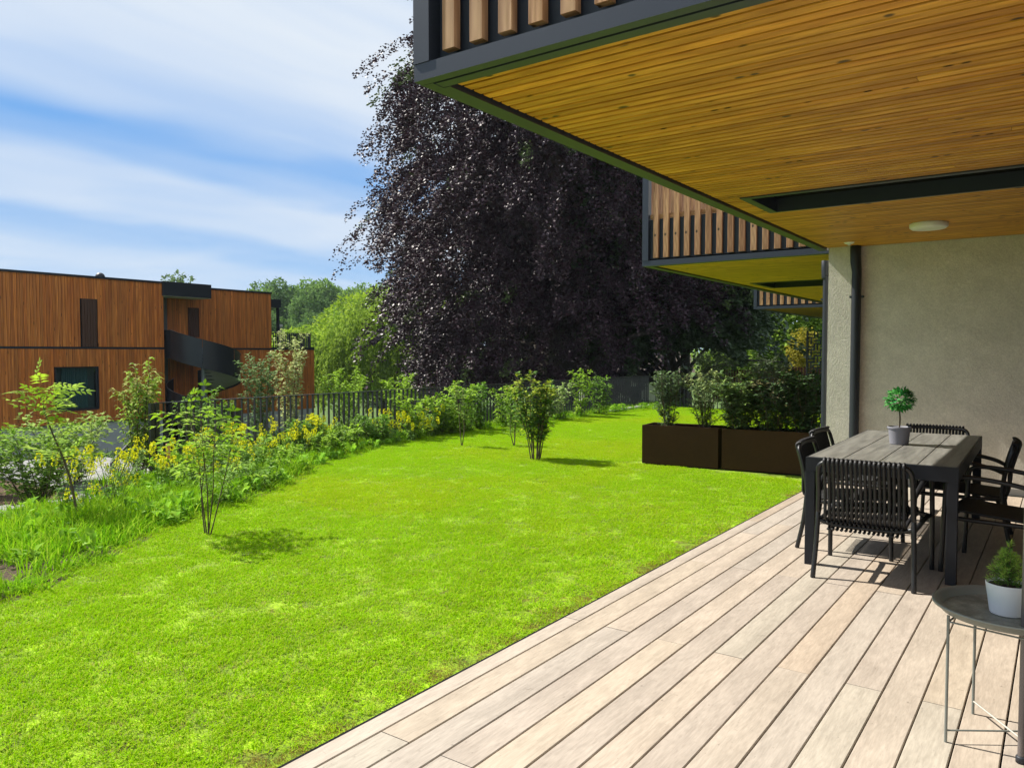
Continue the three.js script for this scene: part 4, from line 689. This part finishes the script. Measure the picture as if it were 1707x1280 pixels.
  S('garden_shrub', 'grey green shrub behind the gap between the planters', [-6.6, -0.1, -21.2], 96, { h: 1.35, spread: 0.7, stems: 10, twigs: 18, twigLen: 0.45, leaves: 9, len: 0.12, wid: 0.06, a: [0.08, 0.12, 0.05], b: [0.14, 0.18, 0.08], low: 0.25 });
}

// ---------------------------------------------------------------- trees
function trunkGeo(seed, h, r, limbs, reach, start = 0.25, lean = 0) {
  const g = new Geo(), R = rnd(seed), top = V(lean * h + (R() - 0.5) * 0.4, h, (R() - 0.5) * 0.4);
  const P = new THREE.CatmullRomCurve3([V(0, -0.6, 0), V(lean * h * 0.1, h * 0.15, 0), V(lean * h * 0.4 + (R() - 0.5) * 0.3, h * 0.5, (R() - 0.5) * 0.3), top]).getPoints(16);
  g.tube(P, t => r * (t < 0.08 ? 1.5 - 6 * t : 1.02 - 0.85 * t), 10);
  for (let k = 0; k < limbs; k++) {
    const t = lerp(start, 0.95, (k + R() * 0.6) / limbs), p = P[Math.floor(t * 16)], a = k * 2.4 + R(), l = reach * (0.6 + R() * 0.5) * (1.1 - 0.5 * t), e = V(p.x + Math.cos(a) * l, p.y + l * (0.25 + R() * 0.4), p.z + Math.sin(a) * l);
    g.tube(new THREE.CatmullRomCurve3([p, p.clone().lerp(e, 0.5).add(V(0, l * 0.14, 0)), e]).getPoints(7), s => r * lerp(0.34, 0.05, s), 6);
  }
  return g.build();
}
const uAt = (R, d) => { const u = V(R() - 0.5, R() - 0.5, R() - 0.5).cross(d); return u.lengthSq() < 1e-5 ? V(0, 0, 1) : u.normalize(); };
function clumpCrown(seed, { rx, ry, cy, clumps, rc, n, size, a, b, flat = 0.75, inner = 0.2 }) {      // many clumps on an uneven ovoid, each a shell of leaves
  const g = new Geo(), R = rnd(seed);
  for (let k = 0; k < clumps; k++) {
    const y = 1 - 2 * (k + 0.5) / clumps, q = Math.sqrt(1 - y * y), az = k * 2.39996 + R() * 0.6, f = R() < inner ? 0.35 + 0.4 * R() : 0.8 + 0.28 * R();
    const c = V(Math.cos(az) * q * rx * f, cy + y * ry * f, Math.sin(az) * q * rx * f), r = rc * (0.65 + R() * 0.7), ck = 0.82 + R() * 0.36;
    for (let j = 0; j < n; j++) {
      const w = R() * 2 - 1, v = Math.sqrt(1 - w * w), t = R() * 6.283, rr = r * (0.55 + 0.45 * Math.sqrt(R())) * (1 + (R() < 0.12 ? R() * 0.5 : 0)), nn = V(Math.cos(t) * v, w, Math.sin(t) * v);
      const p = V(c.x + nn.x * rr, c.y + nn.y * rr * flat, c.z + nn.z * rr), d = V(nn.x + (R() - 0.5) * 1.3, nn.y * 0.4 + (R() - 0.55) * 1.1, nn.z + (R() - 0.5) * 1.3).normalize(), s = size * (0.6 + R() * 0.8), L = leafCol(R, a, b);
      g.flake(p, d, uAt(R, d), s, s * 0.62, L.map(x => x * ck));
    }
  }
  return g.build();
}
function sprayCrown(seed, { prof, h0, h1, rx, sprays, n, size, a, b, len = [0.9, 2], droop = 0.5, alt, lift, ragged = 0.32 }) {      // drooping leafy sprays all over a tall crown
  const g = new Geo(), R = rnd(seed);
  for (let k = 0; k < sprays * 9; k++) {                // twiggy inner foliage that closes the crown
    const t = R(), az = R() * 6.283, r = rx * prof(t) * (0.2 + 0.52 * Math.sqrt(R())), d = V(R() - 0.5, R() - 0.7, R() - 0.5).normalize(), z = size * (1.6 + R());
    g.flake(V(Math.cos(az) * r, lerp(h0 + 2.2, h1 * 0.96, t), Math.sin(az) * r), d, uAt(R, d), z, z * 0.75, leafCol(R, a, b));
  }
  for (let k = 0; k < sprays; k++) {
    const t = R(), az = R() * 6.283, lob = 1 - ragged / 2 + ragged * fbm(az * 2.4 + 30, t * 9 + 30, seed + 3, 0, 0, 3), f = R() < 0.3 ? 0.45 + R() * 0.4 : 0.84 + 0.16 * R(), r = rx * prof(t) * lob * f, L = lerp(...len, R()) * (f > 0.83 && R() < 0.1 ? 1.9 : 1);
    if (lift && lerp(h0, h1, t) < lift(az)) continue;
    const o = V(Math.cos(az) * r, lerp(h0, h1, t), Math.sin(az) * r), d = V(Math.cos(az + (R() - 0.5) * 1.1), (R() - 0.45) * 0.9, Math.sin(az + (R() - 0.5) * 1.1)).normalize(), col = alt && R() < alt[0] ? alt : null;
    for (let j = 0; j < n; j++) {
      const s = Math.sqrt(R()) * L, w = 0.05 + 0.2 * (1 - s / L) + 0.1, p = V(o.x + d.x * s + (R() - 0.5) * w * 2, o.y + d.y * s - droop * s * s / L + (R() - 0.5) * w * 1.5, o.z + d.z * s + (R() - 0.5) * w * 2);
      const ld = V(d.x + (R() - 0.5) * 1.6, -0.35 + (R() - 0.5), d.z + (R() - 0.5) * 1.6).normalize(), z = size * (0.6 + R() * 0.7);
      g.flake(p, ld, uAt(R, ld), z, z * 0.7, leafCol(R, col ? col[1] : a, col ? col[2] : b));
    }
  }
  return g.build();
}
function tree(name, label, pos, trunk, crown, mat = leafMat, group, turn = 0) { const t = thing(name, label, 'tree', pos, turn, group); mesh('trunk', trunk, bark, t); const c = mesh('crown', crown, mat, t); return t; }
const beechLeaf = new THREE.MeshPhysicalMaterial({ vertexColors: true, roughness: 0.6, transmission: 0.14, thickness: 0, clearcoat: 0.12, clearcoatRoughness: 0.35, side: THREE.DoubleSide });
{
  const prof = t => (t < 0.4 ? lerp(0.62, 1, smooth(0, 0.42, t)) : lerp(1, 0.3, Math.pow((t - 0.4) / 0.6, 1.6)));
  tree('copper_beech', 'huge copper beech with dark purple drooping foliage behind the fence', [-17.2, -1.3, -27.6], trunkGeo(1, 17, 0.75, 22, 6.5, 0.15),
    sprayCrown(5, { prof, h0: 1.4, h1: 20.5, rx: 7.0, sprays: 3400, n: 155, size: 0.108, ragged: 0.5, a: [0.026, 0.009, 0.016], b: [0.065, 0.025, 0.040], len: [0.7, 2.1], droop: 0.75, lift: az => 4.6 * smooth(0.0, 0.6, Math.cos(az) * 0.81 - Math.sin(az) * 0.58), alt: [0.05, [0.09, 0.13, 0.03], [0.14, 0.2, 0.05]] }), beechLeaf);
  tree('dark_beech', 'dark beech standing close behind the copper beech', [-24.5, -1.6, -37.5], trunkGeo(4, 15, 0.6, 20, 6, 0.15),
    sprayCrown(7, { prof, h0: 1.0, h1: 17, rx: 7.2, sprays: 700, n: 70, size: 0.34, a: [0.022, 0.014, 0.018], b: [0.05, 0.03, 0.035], len: [0.9, 2.2], droop: 0.5 }), beechLeaf);
  const prof2 = t => Math.sqrt(Math.max(0.05, 1 - (2 * t - 0.9) ** 2 * 0.8));
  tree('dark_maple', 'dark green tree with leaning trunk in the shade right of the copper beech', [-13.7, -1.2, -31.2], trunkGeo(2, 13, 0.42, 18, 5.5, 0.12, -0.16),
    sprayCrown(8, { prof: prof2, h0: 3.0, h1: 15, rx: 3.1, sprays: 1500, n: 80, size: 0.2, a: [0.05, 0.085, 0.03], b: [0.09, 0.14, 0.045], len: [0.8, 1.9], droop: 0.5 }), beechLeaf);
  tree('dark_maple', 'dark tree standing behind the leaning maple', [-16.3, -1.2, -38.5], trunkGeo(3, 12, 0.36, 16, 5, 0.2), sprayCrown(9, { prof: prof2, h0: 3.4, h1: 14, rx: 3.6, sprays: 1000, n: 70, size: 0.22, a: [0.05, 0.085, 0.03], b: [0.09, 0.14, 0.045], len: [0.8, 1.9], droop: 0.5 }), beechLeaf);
}
{ // weeping tree beside the house: curtains of fine leaves
  const g = new Geo(), R = rnd(66), hgt = 8.6;
  for (let k = 0; k < 820; k++) {
    const az = R() * 6.283, q = Math.sqrt(R()), r = 4.4 * q * (0.8 + 0.4 * fbm(az * 2 + 9, 3, 7)), top = hgt * (1 - 0.42 * q * q) * (0.82 + R() * 0.2), L = 1.2 + R() * (top - 1.2) * 0.62, ck = 0.8 + R() * 0.4;
    for (let j = 0; j < 62; j++) { const s = R() * L, p = V(Math.cos(az) * (r + 0.5 * Math.sqrt(s / L)) + (R() - 0.5) * 0.22, top - s, Math.sin(az) * (r + 0.5 * Math.sqrt(s / L)) + (R() - 0.5) * 0.22), d = V((R() - 0.5) * 1.2, -0.7 + (R() - 0.5) * 0.6, (R() - 0.5) * 1.2).normalize(); g.flake(p, d, uAt(R, d), 0.24, 0.1, leafCol(R, [0.2, 0.31, 0.03], [0.3, 0.42, 0.05]).map(x => x * ck)); }
  }
  tree('weeping_tree', 'weeping light green tree between the timber building and the copper beech', [-34.6, -3.6, -34.6], trunkGeo(12, 7.5, 0.28, 12, 3, 0.3), g.build());
}
{ // lime green trees behind the weeping tree and right of the house, and the wood on the hill
  const P = (px, t) => { const k = (px - 853.5) / 1283; return [(-0.5820 + 0.8127 * k) * t, (-0.8120 - 0.5827 * k) * t]; };   // a bearing and a distance from the garden seat
  const lime = clumpCrown(31, { rx: 4.2, ry: 4, cy: 6.4, clumps: 70, rc: 1.25, n: 200, size: 0.34, a: [0.22, 0.36, 0.02], b: [0.36, 0.48, 0.04] });
  const limeT = trunkGeo(32, 7, 0.3, 14, 3.2, 0.3);
  const at = (px, t, dy = 0) => { const [x, z] = P(px, t); return [x, groundY(x, z) - 0.1 + dy, z]; };
  const l0 = tree('lime_tree', 'yellow green tree top between the wooded hill and the copper beech', at(625, 74), limeT, lime, leafMat, 'bright green trees behind the weeping tree');
  copy(l0, at(688, 66), 2, 'yellow green tree half hidden by the left side of the copper beech', [0.9, 0.92, 0.9]);
  copy(l0, at(575, 88), 4, 'bright tree just above the weeping tree', [0.9, 0.8, 0.9]);
  copy(l0, at(505, 84), 1, 'light green tree right of the roof terrace', [0.9, 0.7, 0.9]);
  const wood1 = clumpCrown(51, { rx: 4.6, ry: 4.6, cy: 8, clumps: 80, rc: 1.35, n: 130, size: 0.55, a: [0.12, 0.22, 0.04], b: [0.21, 0.34, 0.065] }), wood2 = clumpCrown(52, { rx: 4.0, ry: 5.4, cy: 8.2, clumps: 80, rc: 1.3, n: 130, size: 0.55, a: [0.10, 0.19, 0.045], b: [0.17, 0.28, 0.07] }), wt = trunkGeo(53, 9, 0.3, 12, 3, 0.35);
  const R = rnd(700); let w0 = null;
  const spots = [];
  for (const [t, n, p0, p1] of [[105, 10, 450, 760], [128, 13, 400, 770], [152, 17, 350, 790]]) for (let k = 0; k < n; k++) spots.push([lerp(p0, p1, (k + 0.2 + R() * 0.6) / n), t + (R() - 0.5) * 14]);
  spots.forEach(([px, t], k) => { const lab = ['topmost', 'middle', 'lowest'][t > 140 ? 0 : t > 114 ? 1 : 2] + ' row tree of the wood on the far hillside', p = at(px, t), s = (t < 114 ? 0.62 : t < 140 ? (px < 440 ? 0.62 : 0.78) : px < 440 ? 0.84 : 0.92) * (0.9 + R() * 0.22); const tr = tree('woodland_tree', lab, p, wt, k % 2 ? wood1 : wood2, leafMat, 'trees of the wood on the far hillside', R() * 6); tr.scale.set(s, s * (0.85 + R() * 0.3), s); });
  tree('thin_tree', 'thin topped tree rising behind the roof of the timber building', at(297, 66), trunkGeo(55, 10, 0.14, 16, 2, 0.4), clumpCrown(56, { rx: 1.7, ry: 2.6, cy: 9.3, clumps: 34, rc: 0.55, n: 60, size: 0.26, a: [0.1, 0.16, 0.06], b: [0.17, 0.24, 0.1] }));
  // right: sunlit garden trees seen under the balconies
  const r0 = tree('garden_tree', 'sunlit yellow green tree under the farthest balcony', at(1318, 51), limeT, clumpCrown(61, { rx: 3.6, ry: 3.6, cy: 4.2, clumps: 80, rc: 1.0, n: 170, size: 0.26, a: [0.14, 0.24, 0.03], b: [0.26, 0.38, 0.05] }), leafMat, 'sunlit garden trees at the right');
  copy(r0, at(1376, 52), 1.3, 'sunlit tree hidden partly by the pierced screen', 1.1); copy(r0, at(1255, 56), 2.6, 'sunlit tree low behind the dark trees at the right', 1.0); copy(r0, at(1450, 60), 3, 'sunlit tree behind the wall', 1.2);
  tree('golden_conifer', 'small golden conical conifer before the sunlit trees', at(1337, 45), trunkGeo(64, 2.2, 0.09, 6, 0.5, 0.2), clumpCrown(65, { rx: 0.6, ry: 1.3, cy: 2.7, clumps: 50, rc: 0.36, n: 70, size: 0.15, a: [0.26, 0.24, 0.02], b: [0.42, 0.36, 0.04] }));
  { // paling fence in brown timber, far right
    const [x, z] = P(1290, 33), f = thing('paling_fence', 'red brown timber paling fence under the sunlit trees', 'fence', [x, -0.75, z], -0.12), m = std({ color: lin(0.16, 0.06, 0.035), roughness: 0.9 });
    const g = boxG(-0.045, 0.045, 0, 1.45, -0.012, 0.012); for (let k = 0; k < 46; k++) mesh('paling', g, m, f, [-2.8 + k * 0.125, (k > 28 ? 0.16 : 0), 0]);
    mesh('rail', boxG(-2.86, 2.9, 0.3, 0.38, -0.05, -0.013), m, f); mesh('rail', boxG(-2.86, 2.9, 1.05, 1.13, -0.05, -0.013), m, f);
  }
  { // pale house glimpsed under the dark trees
    const [x, z] = P(1052, 62), h = thing('pale_house', 'pale house glimpsed under the branches behind the far fence', 'house', [x, groundY(x, z) - 0.2, z], 0.6);
    const wm = std({ color: lin(0.62, 0.6, 0.55), roughness: 0.9, map: stuccoT }); mesh('wall', boxG(-4, 4, 0, 3.4, -3, 3), wm, h);
    const roof = new Geo(); roof.v(-4.4, 3.38, 3.5); roof.v(4.4, 3.38, 3.5); roof.v(4.4, 6, 0); roof.v(-4.4, 6, 0); roof.v(4.4, 3.38, -3.5); roof.v(-4.4, 3.38, -3.5); roof.i.push(0, 1, 2, 0, 2, 3, 3, 2, 4, 3, 4, 5); mesh('roof', roof.build(true), std({ color: lin(0.12, 0.09, 0.08), roughness: 0.9, side: THREE.DoubleSide }), h);
    for (const wx of [-2.6, 0, 2.6]) { const w = mesh('window', boxG(wx - 0.5, wx + 0.5, 1.1, 2.4, 3.001, 3.03), whiteM, h); mesh('pane', boxG(wx - 0.42, wx + 0.42, 1.18, 2.32, 3.031, 3.036), std({ color: lin(0.04, 0.05, 0.06), roughness: 0.1 }), w); }
    for (const s of [-1, 1]) mesh('gable', (() => { const g = new Geo(); g.v(s * 4, 3.38, 3); g.v(s * 4, 3.38, -3); g.v(s * 4, 5.63, 0); g.i.push(0, 1, 2); return g.build(); })(), wm, h);
  }
}

renderer.render(scene, camera);
